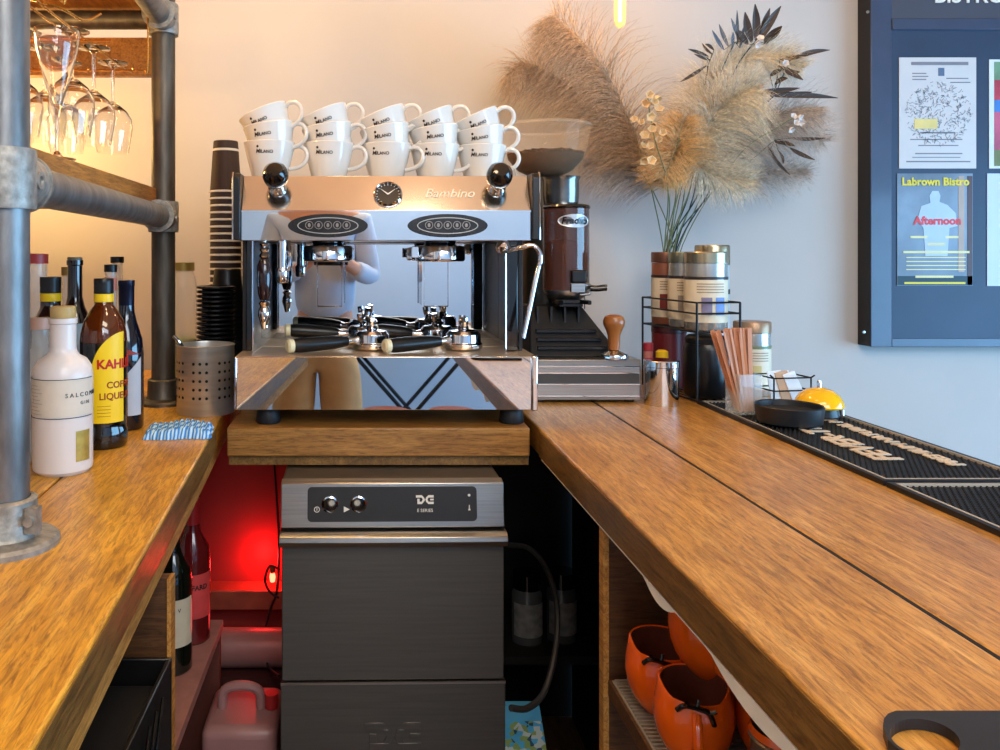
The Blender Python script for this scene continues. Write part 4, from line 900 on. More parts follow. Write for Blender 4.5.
# shelves
b = BM(); bx(b, -1.3, -.478, .75, 2.05, 1.386, 1.424); tag(obj('shelf_board', b, woodS, smooth=False, bevel=.002), 'amber timber shelf resting on the lower cross pipe', 'shelf')
b = BM(); bx(b, -1.3, -.482, .75, 2.05, 1.85, 1.885); tag(obj('shelf_board', b, woodS, smooth=False, bevel=.002), 'upper timber shelf above the hanging glasses', 'shelf')
b = BM(); bx(b, -1.3, -.5, 2.10, 2.13, 1.74, 1.84); tag(obj('timber_rail', b, woodS, smooth=False, bevel=.002), 'amber timber rail behind the hanging wine glasses', 'rail')
# glass rack
brass = mat('brass_wire', (200, 150, 70), .25, .95, .1, 20)
gk = thing('glass_rack', 'brass wire rack hanging under the upper shelf', 'rack', (-.6, 1.5, 1.69))
b = BM()
for X in (-.50, -.565, -.60, -.665, -.70, -.765): pass
for xc in (-.548, -.65, -.75):
    for s in (-1, 1): tube(b, smoothpath([(xc+s*.012, 1.20, 1.705), (xc+s*.012, 1.25, 1.688), (xc+s*.012, 1.80, 1.688), (xc+s*.022, 1.84, 1.70)]), .0022, 6)
for Y in (1.3, 1.55, 1.80): tube(b, [(-.78, Y, 1.6835), (-.485, Y, 1.6835)], .0022, 6)
for Y in (1.3, 1.80):
    for X in (-.49, -.78): tube(b, smoothpath([(X, Y, 1.6835), (X+.008, Y, 1.69), (X+.008, Y, 1.849)]), .0022, 6)
tube(b, smoothpath([(-.80, 1.35, 1.69), (-.6, 1.34, 1.70), (-.52, 1.36, 1.69), (-.5, 1.44, 1.69), (-.49, 1.5, 1.72)]), .0025, 6)
obj('wire_frame', b, brass, gk, w=True)
def wineglass(loc, label, prof, name='wine_glass', first=[None], group='wine glasses hanging from the rack', flip=True):
    t = thing(name, label, 'wine glass', loc, (PI, 0, 0) if flip else 0, group)
    b = BM(); lathe(b, prof, 32); obj('glass_bowl', b, glass, t); return t
gp = [(0, 0), (.033, .0005), (.033, .0018), (.012, .004), (.004, .012), (.0033, .07), (.004, .085), (.012, .092), (.03, .107), (.041, .125), (.0425, .145), (.038, .175), (.034, .198), (.0328, .198), (.0368, .175), (.0412, .145), (.0398, .126), (.029, .1085), (.01, .095), (0, .094)]
g0 = None
spots = [(-.548, 1.76, 'right row, furthest back'), (-.548, 1.635, 'right row, second from the back'), (-.548, 1.51, 'right row, third from the back'), (-.65, 1.76, 'middle row, furthest back'), (-.65, 1.64, 'middle row, second from the back'), (-.65, 1.52, 'middle row, third from the back'), (-.75, 1.72, 'left row, furthest back'), (-.65, 1.40, 'middle row, nearest the viewer')]
for x, y, l in spots:
    lab = 'clear wine glass hanging upside down, '+l
    if g0 is None: g0 = wineglass((x, y, 1.6915), lab, gp)
    else: dup(g0, (x, y, 1.6915), None, lab, 'wine glasses hanging from the rack')
fl = thing('flute_glass', 'tall clear flute glass standing upright on the timber shelf edge', 'glass', (-.502, 1.316, 1.4245))
b = BM(); lathe(b, [(0, 0), (.03, .0005), (.03, .002), (.01, .005), (.0035, .014), (.0035, .07), (.007, .085), (.020, .13), (.033, .18), (.036, .205), (.035, .213), (.0338, .213), (.0348, .204), (.0316, .18), (.0186, .131), (.005, .09), (0, .088)], 36); obj('glass_bowl', b, glass, fl)

# bottles ------------------------------------------------------------------
def bottle(name, label, X, Y, prof, m, parts=(), rz=0, seg=36, smooth=True):
    t = thing(name, label, 'bottle', (X, Y, CZ+.0002), rz)
    b = BM(); lathe(b, prof, seg); obj('glass_body', b, m, t)
    for nm, pr2, mm in parts:
        b = BM(); lathe(b, pr2, seg); obj(nm, b, mm, t)
    return t
matw = mat('white_ceramic_matte', (226, 218, 214), .3, 0, .02, 6, coat=.2)
s1 = bottle('gin_bottle', 'white ceramic gin bottle nearest the front pipe post', -.482, 1.29,
    [(0, 0), (.040, 0), (.0455, .006), (.0462, .012), (.0462, .155), (.0445, .168), (.037, .180), (.025, .187), (.0215, .193), (.0205, .20), (.0205, .236), (.0222, .238), (.0225, .246), (0, .246)], matw,
    [('stopper', [(0, .2462), (.0185, .2462), (.0195, .249), (.0195, .263), (.0175, .265), (0, .265)], mat('pale_tan_stopper', (200, 170, 110), .4, 0, .2, 30))])
b = BM(); patch(b, .0463, -1.6, 1.5, .094, .152, 24); obj('paper_label', b, mat('ivory_label', (218, 208, 192), .6, 0, .04, 30), s1)
b = BM(); patch(b, .0471, -1.6, 1.5, .152, .1528, 24); patch(b, .0471, -1.6, 1.5, .0915, .0925, 24); obj('label_line', b, blackm, s1)
textwrap('label_lettering', 'S A L C O M B E', .0095, .0471, 1.12, .127, mat('grey_ink', (60, 60, 64), .5), s1); textwrap('label_lettering', 'G I N', .0075, .0471, 1.12, .114, mat('grey_ink', (60, 60, 64), .5), s1)
b = BM(); patch(b, .0466, .78, 1.35, .022, .07, 10); obj('gold_patch', b, mat('gold_print', (196, 168, 84), .35, .5, .2, 60), s1)
b = BM()
for j in range(9): patch(b, .0471, -1.1, -.35-.1*(j % 3), .098+.0055*j, .0986+.0055*j, 10)
obj('label_text_lines', b, mat('pale_ink', (176, 160, 140), .5), s1)
amber = mat('amber_glass', (120, 52, 10), .04, 0, .1, 5, coat=.8, trans=.55)
darkliq = mat('dark_liquid_glass', (14, 10, 10), .05, 0, .1, 5, coat=.8)
yel = mat('yellow_label', (246, 206, 20), .4, 0, .03, 20)
k1 = bottle('liqueur_bottle', 'coffee liqueur bottle with yellow label beside the white bottle', -.472, 1.462,
    [(0, 0), (.039, 0), (.0425, .006), (.0425, .03), (.040, .036), (.0405, .045), (.0415, .19)], darkliq,
    [('shoulder_glass', [(.0415, .1905), (.0405, .205), (.035, .228), (.024, .247), (.0175, .256), (.0165, .262), (0, .262)], amber),
     ('yellow_neck_band', [(.0167, .262), (.0175, .263), (.0175, .276), (.0167, .277)], yel),
     ('screw_cap', [(0, .2775), (.0172, .2775), (.0176, .28), (.0172, .284), (.0176, .288), (.0172, .292), (.0176, .296), (.0176, .303), (.0165, .305), (0, .305)], blackp)])
b = BM(); patch(b, .0418, -.26, 1.25, .048, .19, 24, top=lambda t: .125+.085*math.sqrt(max(0, 1-(1-t)**2))); lb = obj('paper_label', b, yel, k1)
redi = mat('red_ink', (190, 34, 20), .5)
textwrap('label_lettering', 'KAHL\u00daA', .0225, .0426, .02, .152, redi, k1, bold=.0008, align='LEFT')
textwrap('label_lettering', 'COFFEE', .0165, .0426, .42, .115, mat('brown_ink', (150, 60, 10), .5), k1, bold=.0003, align='LEFT')
textwrap('label_lettering', 'LIQUEUR', .0165, .0426, .12, .095, mat('brown_ink', (150, 60, 10), .5), k1, bold=.0003, align='LEFT')
b = BM()
for j in range(4): patch(b, .0425, .05, .6, .060+.006*j, .0606+.006*j, 8)
obj('label_text_lines', b, mat('brown_ink', (150, 60, 10), .5), k1)
b = BM()
for a0, a1 in ((.2, .75), (.2, .8)): patch(b, .0428, a0, a1, .012+.01*(a1 > .77), .015+.01*(a1 > .77), 6)
obj('glass_emboss', b, blackg, k1)
navyg = mat('navy_black_glass', (12, 14, 28), .05, 0, .1, 5, coat=.8)
k2 = bottle('spirit_bottle', 'dark spirit bottle half hidden behind the yellow labelled bottle', -.474, 1.61,
    [(0, 0), (.031, 0), (.034, .005), (.034, .15), (.031, .18), (.02, .215), (.0155, .235), (.0150, .262), (0, .262)], navyg,
    [('foil_cap', [(.0152, .24), (.0157, .285), (.0165, .287), (.0165, .297), (0, .298)], mat('navy_foil', (20, 22, 44), .3, .5))])
b = BM(); patch(b, .0343, .35, 1.2, .03, .135, 12, top=lambda t: .115+.03*t); obj('paper_label', b, mat('pale_grey_label', (190, 190, 196), .5), k2)
b = BM(); patch(b, .0346, -.2, 1.1, .15, .153, 12, top=lambda t: .17-.02*t); obj('red_trim', b, mat('red_trim', (150, 50, 40), .5), k2)
textwrap('label_lettering', 'BAILEYS', .012, .0352, .8, .08, blackm, k2) if False else None
clearb = mat('clear_bottle', (230, 225, 215), .04, 0, .02, 3, alpha=.35, coat=.5)
def simple_prof(r, hs, hn, rn, H_): return [(0, 0), (r-.002, 0), (r, .004), (r, hs), (r*.85, hs+.02), (rn+.003, hn), (rn, hn+.01), (rn, H_), (0, H_)]
t = bottle('spirit_bottle', 'clear bottle with black cap and pink label behind the dark spirit bottle', -.553, 1.76, simple_prof(.034, .17, .21, .0125, .31), clearb, [('screw_cap', [(0, .3105), (.014, .3105), (.014, .327), (0, .328)], blackp), ('neck_label', [(.0132, .27), (.0136, .271), (.0136, .298), (.0132, .299)], mat('pink_label', (220, 130, 110), .5))])
t = bottle('spirit_bottle', 'taller clear bottle with black cap furthest back beside the wall', -.612, 2.0, simple_prof(.036, .19, .24, .0135, .328), clearb, [('screw_cap', [(0, .3285), (.0165, .3285), (.0165, .344), (0, .345)], blackp)])
wg = mat('deep_brown_glass', (28, 12, 10), .05, 0, .1, 5, coat=.8)
t = bottle('wine_bottle', 'dark brown bottle with a long neck behind the white bottle', -.61, 1.70, [(0, 0), (.036, 0), (.038, .004), (.038, .18), (.033, .21), (.021, .237), (.0155, .26), (.0150, .325), (.0172, .327), (.0172, .337), (0, .337)], wg, [('cork_ring', [(.0155, .3372), (.0155, .343), (0, .3435)], mat('olive_foil', (120, 116, 90), .4))])
b = BM(); patch(b, .0384, -1, 1.3, .12, .205, 14); obj('paper_label', b, mat('sky_label', (170, 190, 200), .5, 0, .3, 40), t)
t = bottle('spirit_bottle', 'bottle with tan stopper showing behind the long necked bottle', -.685, 1.86, simple_prof(.034, .18, .22, .0125, .30), clearb, [('stopper', [(0, .3005), (.0135, .3005), (.0135, .32), (0, .321)], mat('tan_stopper', (170, 130, 50), .4))])
t = bottle('liqueur_bottle', 'dark liqueur bottle with yellow neck band behind and left of the white bottle', -.578, 1.485, [(0, 0), (.039, 0), (.042, .006), (.042, .17), (.04, .2), (.03, .225), (.0185, .25), (.018, .262), (0, .262)], wg,
    [('yellow_neck_band', [(.0182, .262), (.0188, .263), (.0188, .276), (.0182, .277)], yel), ('screw_cap', [(0, .2775), (.0186, .2775), (.019, .282), (.0185, .287), (.019, .292), (.019, .307), (0, .308)], blackp)])
t = bottle('spirit_bottle', 'clear bottle with red and orange label beside the front pipe post', -.655, 1.60, simple_prof(.036, .22, .27, .024, .33), clearb, [('screw_cap', [(0, .3305), (.026, .3305), (.026, .35), (0, .351)], mat('red_cap3', (200, 60, 50), .4))])
lm = mat('red_orange_label', (214, 120, 80), .5, 0, .6, 26)
b = BM(); patch(b, .0364, -1.5, 1.5, .03, .215, 18); obj('paper_label', b, lm, t)
t = bottle('spirit_bottle', 'clear faceted bottle partly hidden by the front pipe post', -.552, 1.372, [(0, 0), (.032, 0)]+[(.036+.0012*(i % 2), .006+.014*i) for i in range(11)]+[(.03, .17), (.016, .19), (.015, .22), (0, .22)], clearb, [('stopper', [(0, .2205), (.016, .2205), (.016, .24), (0, .241)], mat('rose_stopper', (200, 160, 140), .4))], seg=16)
t = bottle('condiment_jar', 'jar with gold lid and green contents behind the rear pipe post', -.492, 2.2, [(0, 0), (.036, 0), (.038, .004), (.038, .26), (.034, .285), (.029, .30), (.029, .305), (0, .305)], clearb, [('lid', [(0, .3055), (.031, .3055), (.031, .328), (0, .329)], mat('gold_lid', (150, 128, 66), .35, .6))])
b = BM(); lathe(b, [(0, .003), (.0355, .003), (.0355, .12), (0, .125)], 28); obj('green_contents', b, mat('green_pickle', (120, 140, 40), .5, 0, .4, 40), t)

# steel perforated basket
bk = thing('cutlery_holder', 'perforated steel cutlery holder in front of the black lids', 'holder', (-.347, 1.775, CZ+.0002))
b = BM(); R = .063; Hh = .15
basket_m = mat('perforated_steel', (186, 182, 174), .34, .72, .12, 8, stretch=(1, 1, 12))
lathe(b, [(0, 0), (R-.002, 0), (R, .003), (R, Hh-.003), (R+.002, Hh), (R-.001, Hh+.001), (R-.002, Hh-.004), (R-.002, .004), (0, .003)], 48); obj('cylinder_body', b, basket_m, bk)
b = BM()
for k in range(28):
    a = 2*PI*k/28
    if k % 4 == 3: continue
    for j in range(5):
        z = .04+j*.0185; M_ = Matrix.Rotation(a, 4, 'Z') @ Matrix.Translation((R+.0004, 0, z)) @ Matrix.Rotation(PI/2, 4, 'Y')
        lathe(b, [(.0033, 0), (0, .0001)], 10, M_)
obj('hole_pattern', b, mat('hole_black', (12, 12, 12), .8), bk)
b = BM(); tube(b, smoothpath([(-.347+.02, 1.775, CZ+.02), (-.385, 1.76, CZ+.13), (-.40, 1.75, CZ+.158), (-.412, 1.745, CZ+.172)]), .0035, 8, rr=None); tag(obj('spoon', b, chrome), 'steel spoon handle sticking out left of the perforated holder', 'spoon')
# black lids
bl = BM(); lathe(bl, [(0, 0), (.0, .0), (.030, 0), (.034, .003), (.0435, .004), (.0455, .006), (.0455, .009), (.043, .0105), (.036, .0105), (.033, .0085), (.0, .0085)], 32)
l0 = obj('cup_lid', bl, mat('lid_black', (20, 20, 22), .25, 0, .1, 20), smooth=True); tag(l0, 'x', 'lid')
for k in range(26):
    o = l0 if k == 0 else l0.copy()
    if k: C.objects.link(o)
    zz = CZ+.0002+.0106*k; o.location = (-.346+random.uniform(-.0008, .0008)+.00*k, 1.892+random.uniform(-.0008, .0008), zz)
    o['label'] = 'topmost black plastic lid of the stack behind the perforated holder' if k == 25 else 'black plastic cup lid in the stack behind the perforated holder'; o['group'] = 'black cup lids stacked behind the perforated holder'
# black tumblers
bt = BM(); lathe(bt, [(0, .10), (.03, .10), (.032, .098), (.0435, .003), (.0455, .001), (.0455, 0), (.042, 0), (.030, .096), (0, .097)], 32)
t0 = obj('black_tumbler', bt, blackp); tag(t0, 'x', 'tumbler')
for k in range(14):
    o = t0 if k == 0 else t0.copy()
    if k: C.objects.link(o)
    o.location = (-.334, 1.986, CZ+.0002+.0165*k); o['group'] = 'upturned black tumblers nested behind the lids'
    o['label'] = 'topmost upturned black tumbler of the nest between lids and paper cups' if k == 13 else 'upturned black tumbler nested between lids and paper cups'
# paper cups
PCm = mat('dark_brown_paper', (58, 42, 38), .7, 0, .2, 120, stretch=(1, 1, .02)); PCw = mat('paper_white', (232, 224, 210), .6)
pc0 = thing('paper_cup', 'x', 'paper cup', (0, 0, 0))
b = BM(); lathe(b, [(0, .1345), (.031, .1345), (.0318, .132), (.0405, .006)], 36); obj('ripple_sleeve', b, PCm, pc0)
b = BM(); lathe(b, [(.0405, .0055), (.0425, .005), (.0432, .002), (.042, 0), (.040, .0005), (.030, .13), (0, .131)], 36); obj('white_rim', b, PCw, pc0)
b = BM(); lathe(b, [(.0335, .108), (.0342, .108), (.0336, .114), (.033, .114)], 36); obj('white_band', b, PCw, pc0)
N = 29
for k in range(N):
    loc = (-.355, 2.085, CZ+.0002+.0182*k); lab = 'topmost dark ripple paper cup, upturned on the tall stack' if k == N-1 else 'dark ripple paper cup with white rim nested in the tall stack'
    if k == 0: pc0.location = loc; pc0['label'] = lab; pc0['group'] = 'dark paper cups in the tall stack'
    else: dup(pc0, loc, None, lab, 'dark paper cups in the tall stack')
# blue cloth
bcl = BM(); n1, n2 = 60, 22; G = []
cl0 = Vector((-.355, 1.555, CZ)); a_ = .12
def cloth_pt(i, j, top):
    s = i/n1-.5; t = j/n2-.5
    x = s*.125+.002*math.sin(t*14); y = t*.10+.003*math.sin(s*11)+.0015*math.sin(s*60)
    edge = min(1, (0.5-abs(s))*14, (0.5-abs(t))*9); edge = math.sqrt(max(0, edge))
    z = .0006 if not top else .002+(.015+.003*math.sin(s*7+1)+.0022*math.sin(s*75+1.2*math.sin(t*9))+.0008*math.sin(t*60))*edge
    return (cl0.x+x*math.cos(a_)-y*math.sin(a_), cl0.y+x*math.sin(a_)+y*math.cos(a_), CZ+z)
top = [[bcl.verts.new(cloth_pt(i, j, True)) for j in range(n2+1)] for i in range(n1+1)]; bot = [[bcl.verts.new(cloth_pt(i, j, False)) for j in range(n2+1)] for i in range(n1+1)]
for i in range(n1):
    for j in range(n2):
        bcl.faces.new((top[i][j], top[i+1][j], top[i+1][j+1], top[i][j+1])); bcl.faces.new((bot[i][j], bot[i][j+1], bot[i+1][j+1], bot[i+1][j]))
for i in range(n1):
    bcl.faces.new((top[i][0], bot[i][0], bot[i+1][0], top[i+1][0])); bcl.faces.new((top[i][n2], top[i+1][n2], bot[i+1][n2], bot[i][n2]))
for j in range(n2):
    bcl.faces.new((top[0][j], top[0][j+1], bot[0][j+1], bot[0][j])); bcl.faces.new((top[n1][j], bot[n1][j], bot[n1][j+1], top[n1][j+1]))
cm = mat('blue_cloth', (96, 170, 225), .9, 0, .1, 30)
nt = cm.node_tree; w_ = nt.nodes.new('ShaderNodeTexWave'); w_.inputs['Scale'].default_value = 48; w_.inputs['Distortion'].default_value = 2.5; w_.inputs['Detail'].default_value = 1; tcn = nt.nodes.new('ShaderNodeTexCoord'); nt.links.new(tcn.outputs['Object'], w_.inputs['Vector'])
rr = nt.nodes.new('ShaderNodeValToRGB'); rr.color_ramp.elements[0].color = (*lin((50, 130, 205)), 1); rr.color_ramp.elements[1].color = (*lin((185, 220, 242)), 1); rr.color_ramp.elements[0].position = .2; rr.color_ramp.elements[1].position = .85
nt.links.new(w_.outputs['Color'], rr.inputs['Fac']); nt.links.new(rr.outputs['Color'], nt.nodes['Principled BSDF'].inputs['Base Color'])
tag(obj('cleaning_cloth', bcl, cm), 'folded blue knitted cleaning cloth on the left worktop edge', 'cloth')

# ================================================================= NOTICE BOARD
nb = thing('notice_board', 'large dark navy framed notice board on the back wall', 'notice board', (1.549, 2.5, 1.0))
YBD = 2.435; bxl = 1.549; bzb = EYE-(347-256)/800*YBD+.0; bxr = 2.75; bzt = 2.45
navy = mat('navy_board', (44, 62, 88), .5, 0, .15, 5); navf = mat('navy_frame', (60, 74, 100), .35, 0, .12, 8, coat=.2); darkside = mat('frame_side_black', (26, 24, 26), .5)
b = BM(); bx(b, bxl, bxr, YBD+.003, 2.4995, bzb+.001, bzt); obj('back_box', b, darkside, nb, w=True, smooth=False)
b = BM(); fw = .064
izt = EYE+(256-30)/800*YBD; izb = bzb+.026
bx(b, bxl, bxl+fw, YBD, YBD+.003, bzb, bzt); bx(b, bxl+fw, bxr, YBD, YBD+.003, bzb, izb); bx(b, bxr-fw, bxr, YBD, YBD+.003, izb, bzt); bx(b, bxl+fw, bxr-fw, YBD-.004, YBD+.003, izt, izt+.034)
obj('frame', b, navf, nb, w=True, bevel=.002)
b = BM(); bx(b, bxl+fw, bxr-fw, YBD+.0015, YBD+.0028, izt+.034, bzt-.02); obj('header_panel', b, mat('header_grey', (70, 74, 88), .5, 0, .06, 5), nb, w=True, smooth=False)
b = BM(); bx(b, bxl+fw, bxr-fw, YBD+.0015, YBD+.0028, izb, izt); obj('felt_panel', b, navy, nb, w=True, smooth=False)
p = W(964, -4, YBD); text('header_lettering', 'BISTRO A', .066, (p.x+.048, YBD-.0005, p.z), white, nb, ext=.001, bold=.001)
for (px, py) in ((865, 12), (861, 332)):
    q = W(px, py, YBD); b = BM(); lathe(b, [(.005, 0), (.004, .003), (0, .0035)], 12, ycylM(q.x+.008, YBD-.0002, q.z)); obj('frame_screw', b, steel, nb, w=True)
def poster(px0, px1, py0, py1, label, m, nm='poster'):
    A = W(px0, py1, YBD); B = W(px1, py0, YBD)
    t = thing(nm, label, 'poster', ((A.x+B.x)/2, YBD+.001, A.z))
    b = BM(); bx(b, A.x, B.x, YBD-.0009, YBD+.0005, A.z, B.z); obj('paper_sheet', b, m, t, w=True, smooth=False)
    return t, A, B
t, A, B = poster(899, 976, 57.5, 168.5, 'white printed poster with pencil style crowd drawing, upper left of the board', mat('poster_white', (206, 206, 208), .5, 0, .03, 10))
def skm(c, sc): return mat('sketch%s' % str(c), c, .6, 0, .5, sc)
YP = YBD-.0018
def ink(px0, px1, py0, py1, m, nm, parent, dy=0):
    a = W(px0, py1, YBD); c_ = W(px1, py0, YBD); b = BM(); bx(b, a.x, c_.x, YP-dy, YP+.0007, a.z, c_.z); return obj(nm, b, m, parent, w=True, smooth=False)
# sketch oval of many small strokes
b = BM()
for k in range(420):
    a = random.uniform(0, 2*PI); r_ = math.sqrt(random.random()); x = 938+33*r_*math.cos(a); y = 112+34*r_*math.sin(a)*(1 if math.sin(a) > 0 else .9)
    q = W(x, y, YBD); l = random.uniform(.002, .007); an = random.uniform(0, PI); d = Vector((math.cos(an), 0, math.sin(an)))*l; nn = Vector((-math.sin(an), 0, math.cos(an)))*.0007
    vs = [b.verts.new(Vector((q.x, YP, q.z))+s1_*d+s2_*nn) for s1_, s2_ in ((-1, -1), (1, -1), (1, 1), (-1, 1))]; b.faces.new(vs)
obj('crowd_sketch', b, mat('sketch_ink', (120, 128, 140), .6, 0, .3, 60), t, w=True, smooth=False)
ink(914, 937, 119, 129, mat('poster_yellow', (224, 206, 130), .5), 'yellow_block', t, .0003)
ink(938, 944, 68, 76, mat('poster_star', (90, 110, 140), .5), 'star_mark', t)
pg = mat('print_grey', (130, 130, 140), .6)
for (x0, x1, y0, h_) in ((911, 968, 62, 3.2), (912, 926, 73, 1), (912, 928, 76, 1), (912, 926, 79, 1), (946, 968, 78, 1), (950, 970, 82, 1), (920, 955, 132, 1.5), (910, 962, 139, 1), (918, 958, 145, 1), (915, 962, 153, 1.2), (906, 970, 161, 1.3), (912, 960, 157, .8)):
    ink(x0, x1, y0, y0+h_, pg, 'print_line', t)
pd = mat('poster_photo', (120, 140, 160), .4, 0, .55, 4)
t, A, B = poster(897, 972.5, 173.5, 285.5, 'dark photo poster with yellow lettering, lower left of the board', pd)
ink(897.5, 972, 276, 285, mat('poster_darkbar', (24, 56, 70), .5), 'dark_bar', t)
ink(958, 964, 176, 272, mat('poster_tan', (176, 160, 150), .5), 'door_strip', t); ink(967, 972, 176, 285, mat('poster_brown', (84, 66, 72), .5), 'edge_strip', t)
def figure_shape(parent):
    b = BM(); q = W(935, 196, YBD); s = YBD/800
    prism(b, [(q.x+dx*s, YP-.0002, q.z-dy*s) for dx, dy in ((-3, -5), (3, -5), (5, 0), (4, 6), (12, 9), (20, 17), (22, 30), (14, 32), (12, 60), (-10, 60), (-12, 32), (-18, 24), (-14, 10), (-5, 7), (-6, 0))], (0, .0009, 0))
    obj('pale_figure', b, mat('poster_pale', (176, 200, 228), .5), parent, w=True, smooth=False)
figure_shape(t)
yl = mat('yellow_print', (226, 208, 60), .5); 
def ptext(s, px, py, size, m, parent, **k):
    q = W(px, py, YBD); text('poster_lettering', s, size, (q.x, YP-.0006, q.z), m, parent, ext=.0003, **k)
ptext('Labrown Bistro', 935, 182, .0325, yl, t, bold=.0012); ptext('Afternoon', 937, 221, .034, mat('red_print', (216, 70, 78), .5), t, bold=.0014)
pl_ = mat('pale_yellow_print', (226, 220, 160), .5)
ptext('5 Nov   2 - 5pm', 935, 236, .021, pl_, t, bold=.0004) if False else None
for (x0, x1, y0) in ((910, 927, 236), (945, 958, 236), (927, 945, 243)): ink(x0, x1, y0, y0+2.2, pl_, 'print_line', t, .0004)
ptext('From Mon - Thurs', 935, 252, .020, pl_, t, bold=.0005) if False else ink(903, 969, 251, 253.2, pl_, 'print_line', t, .0004)
for y0 in (257, 261, 265, 269): ink(906, 965, y0, y0+1, pl_, 'print_line', t, .0004)
ink(915, 953, 275.5, 277.8, pl_, 'print_line', t, .0004); ink(904, 965, 282, 284, yl, 'print_line', t, .0004)
pcb = mat('poster_colour', (190, 90, 120), .5, 0, .5, 5)
t, A, B = poster(989, 1060, 59.5, 168.5, 'colourful poster cut by the right side, upper row of the board', mat('poster_edge_white', (216, 226, 234), .5))
ink(994, 1058, 62, 80, mat('p_green', (110, 150, 120), .5, 0, .3, 10), 'colour_block', t); ink(994, 1058, 80, 100, mat('p_red', (180, 60, 80), .5, 0, .3, 10), 'colour_block', t); ink(994, 1058, 100, 112, mat('p_blue', (60, 120, 190), .5, 0, .3, 10), 'colour_block', t); ink(994, 1058, 112, 150, pcb, 'colour_block', t); ink(994, 1058, 150, 166, mat('p_olive', (120, 130, 80), .5, 0, .3, 10), 'colour_block', t)
poster(987, 1060, 173.5, 286, 'plain pale blue poster cut by the right side, lower row of the board', mat('poster_paleblue', (196, 212, 236), .5, 0, .03, 5))

# ================================================================= PENDANT BULB
pb = thing('pendant_bulb', 'glowing tubular filament bulb hanging near the top of the wall', 'light bulb', W(620, 28, 2.2))
b = BM(); lathe(b, [(0, 0), (.008, .002), (.0145, .012), (.016, .03), (.016, .13), (.012, .15), (0, .15)], 24); obj('glass_envelope', b, mat('amber_bulb_glass', (255, 190, 110), .1, 0, .02, 4, alpha=.35, emit=(255, 150, 60), estr=1.2), pb)
b = BM(); tube(b, [(0, 0, .018), (0, 0, .14)], .0045, 10); obj('filament', b, mat('filament_glow', (255, 210, 120), .4, emit=(255, 190, 90), estr=40), pb)
b = BM(); lathe(b, [(0, .15), (.016, .15), (.018, .2), (.008, .215), (0, .215)], 20); tube(b, [(0, 0, .21), (0, 0, H-pb.location.z)], .003, 8); obj('cap_and_flex', b, blackp, pb)

# ================================================================= DRIED FLOWERS
def rnd(a, b_): return random.uniform(a, b_)
VB = Vector((.895, 2.33, CZ))
vs_ = thing('vase', 'dark vase behind the tins holding the dried grasses', 'vase', VB)
b = BM(); lathe(b, [(0, 0), (.04, 0), (.046, .02), (.046, .24), (.04, .3), (.034, .33), (.036, .345), (.033, .345), (.03, .33), (.036, .29), (.042, .24), (.042, .02), (0, .008)], 32); obj('vase_body', b, mat('vase_dark', (70, 80, 84), .3), vs_)
def fluff(name): return name
def strands(bm, path, n, L0, L1, spread, w0=.0008, droop=.03, side=None, tipbias=.0, start=.15):
    P = smoothpath(path, 8); m_ = len(P)
    for k in range(n):
        u_ = start+(1-start)*random.random(); f = u_*(m_-1); i = min(int(f), m_-2); p = P[i].lerp(P[i+1], f-i); tg = (P[i+1]-P[i]).normalized()
        rv = Vector((rnd(-1, 1), rnd(-1, 1)*.7, rnd(-1, 1)))
        if rv.length < .1: continue
        rv = rv-tg*rv.dot(tg); 
        if rv.length < .05: continue
        rv.normalize()
        if side is not None and random.random() < .8 and rv.dot(side) < 0: rv = -rv
        d = (tg*rnd(.5, 1.0)+rv*spread*rnd(.4, 1.1)).normalized()
        env = math.sin(PI*min(1, max(.12, (u_*.85+.12))))**.6
        L = rnd(L0, L1)*env; q = p.copy(); prev = None; S = 4
        wv = d.cross(Vector((0, 1, 0))); 
        if wv.length < .1: wv = Vector((1, 0, 0))
        wv.normalize(); wv = (wv+Vector((0, rnd(-.5, .5), 0))).normalized()
        for s in range(S+1):
            ww = w0*(1-s/S*.8); a = bm.verts.new(q+wv*ww*.5); c_ = bm.verts.new(q-wv*ww*.5)
            if prev: bm.faces.new((prev[0], prev[1], c_, a))
            prev = (a, c_)
            q = q+d*(L/S); d = (d+Vector((rnd(-.06, .06), rnd(-.06, .06), -droop*5*L*(s+1)+rnd(-.04, .04)))).normalized()
stem_m = mat('green_stem', (112, 124, 84), .6, 0, .2, 20); stem_d = mat('dark_stem', (30, 44, 46), .6)
fl_warm = mat('plume_tan', (190, 162, 132), .95, 0, .5, 90); fl_grey = mat('plume_grey', (192, 178, 166), .95, 0, .5, 90); fl_pale = mat('plume_pale', (226, 204, 180), .95, 0, .5, 90); fl_gold = mat('plume_gold', (214, 172, 116), .95, 0, .5, 90)
YV = 2.3
def plume(label, pts, m, n, L0, L1, spread, droop=.03, side=None, w0=.0014, stemm=stem_m, start=.12):
    """pts: (px, py, Y) of the plume's rachis, root first"""
    t = thing('pampas_plume', label, 'dried grass', VB+Vector((0, 0, .02)))
    root = W(*pts[0]); b = BM(); s0_ = VB+Vector((rnd(-.015, .015), rnd(-.012, .012), .02)); neck = VB+Vector((rnd(-.018, .018), rnd(-.01, .01), .34))
    P = [W(*p) for p in pts]
    tube(b, smoothpath([s0_, neck, root]+P[1:], 8), .0016, 6); obj('stem', b, stemm, t, w=True)
    b = BM(); strands(b, P, int(n*.72), L0, L1*1.08, spread, w0, droop, side, start=start); obj('feathery_head', b, m, t, w=True, smooth=False)
    return t
L_ = Vector((-1, 0, -.25)); Dn = Vector((0, 0, -1))
plume('big tan pampas plume arching far left over the grinder hopper', [(652, 192, 2.3), (640, 150, 2.29), (620, 100, 2.27), (596, 58, 2.25), (572, 32, 2.23), (554, 18, 2.22)], fl_warm, 4200, .10, .25, 1.5, .22, Vector((-1, 0, -.3)))
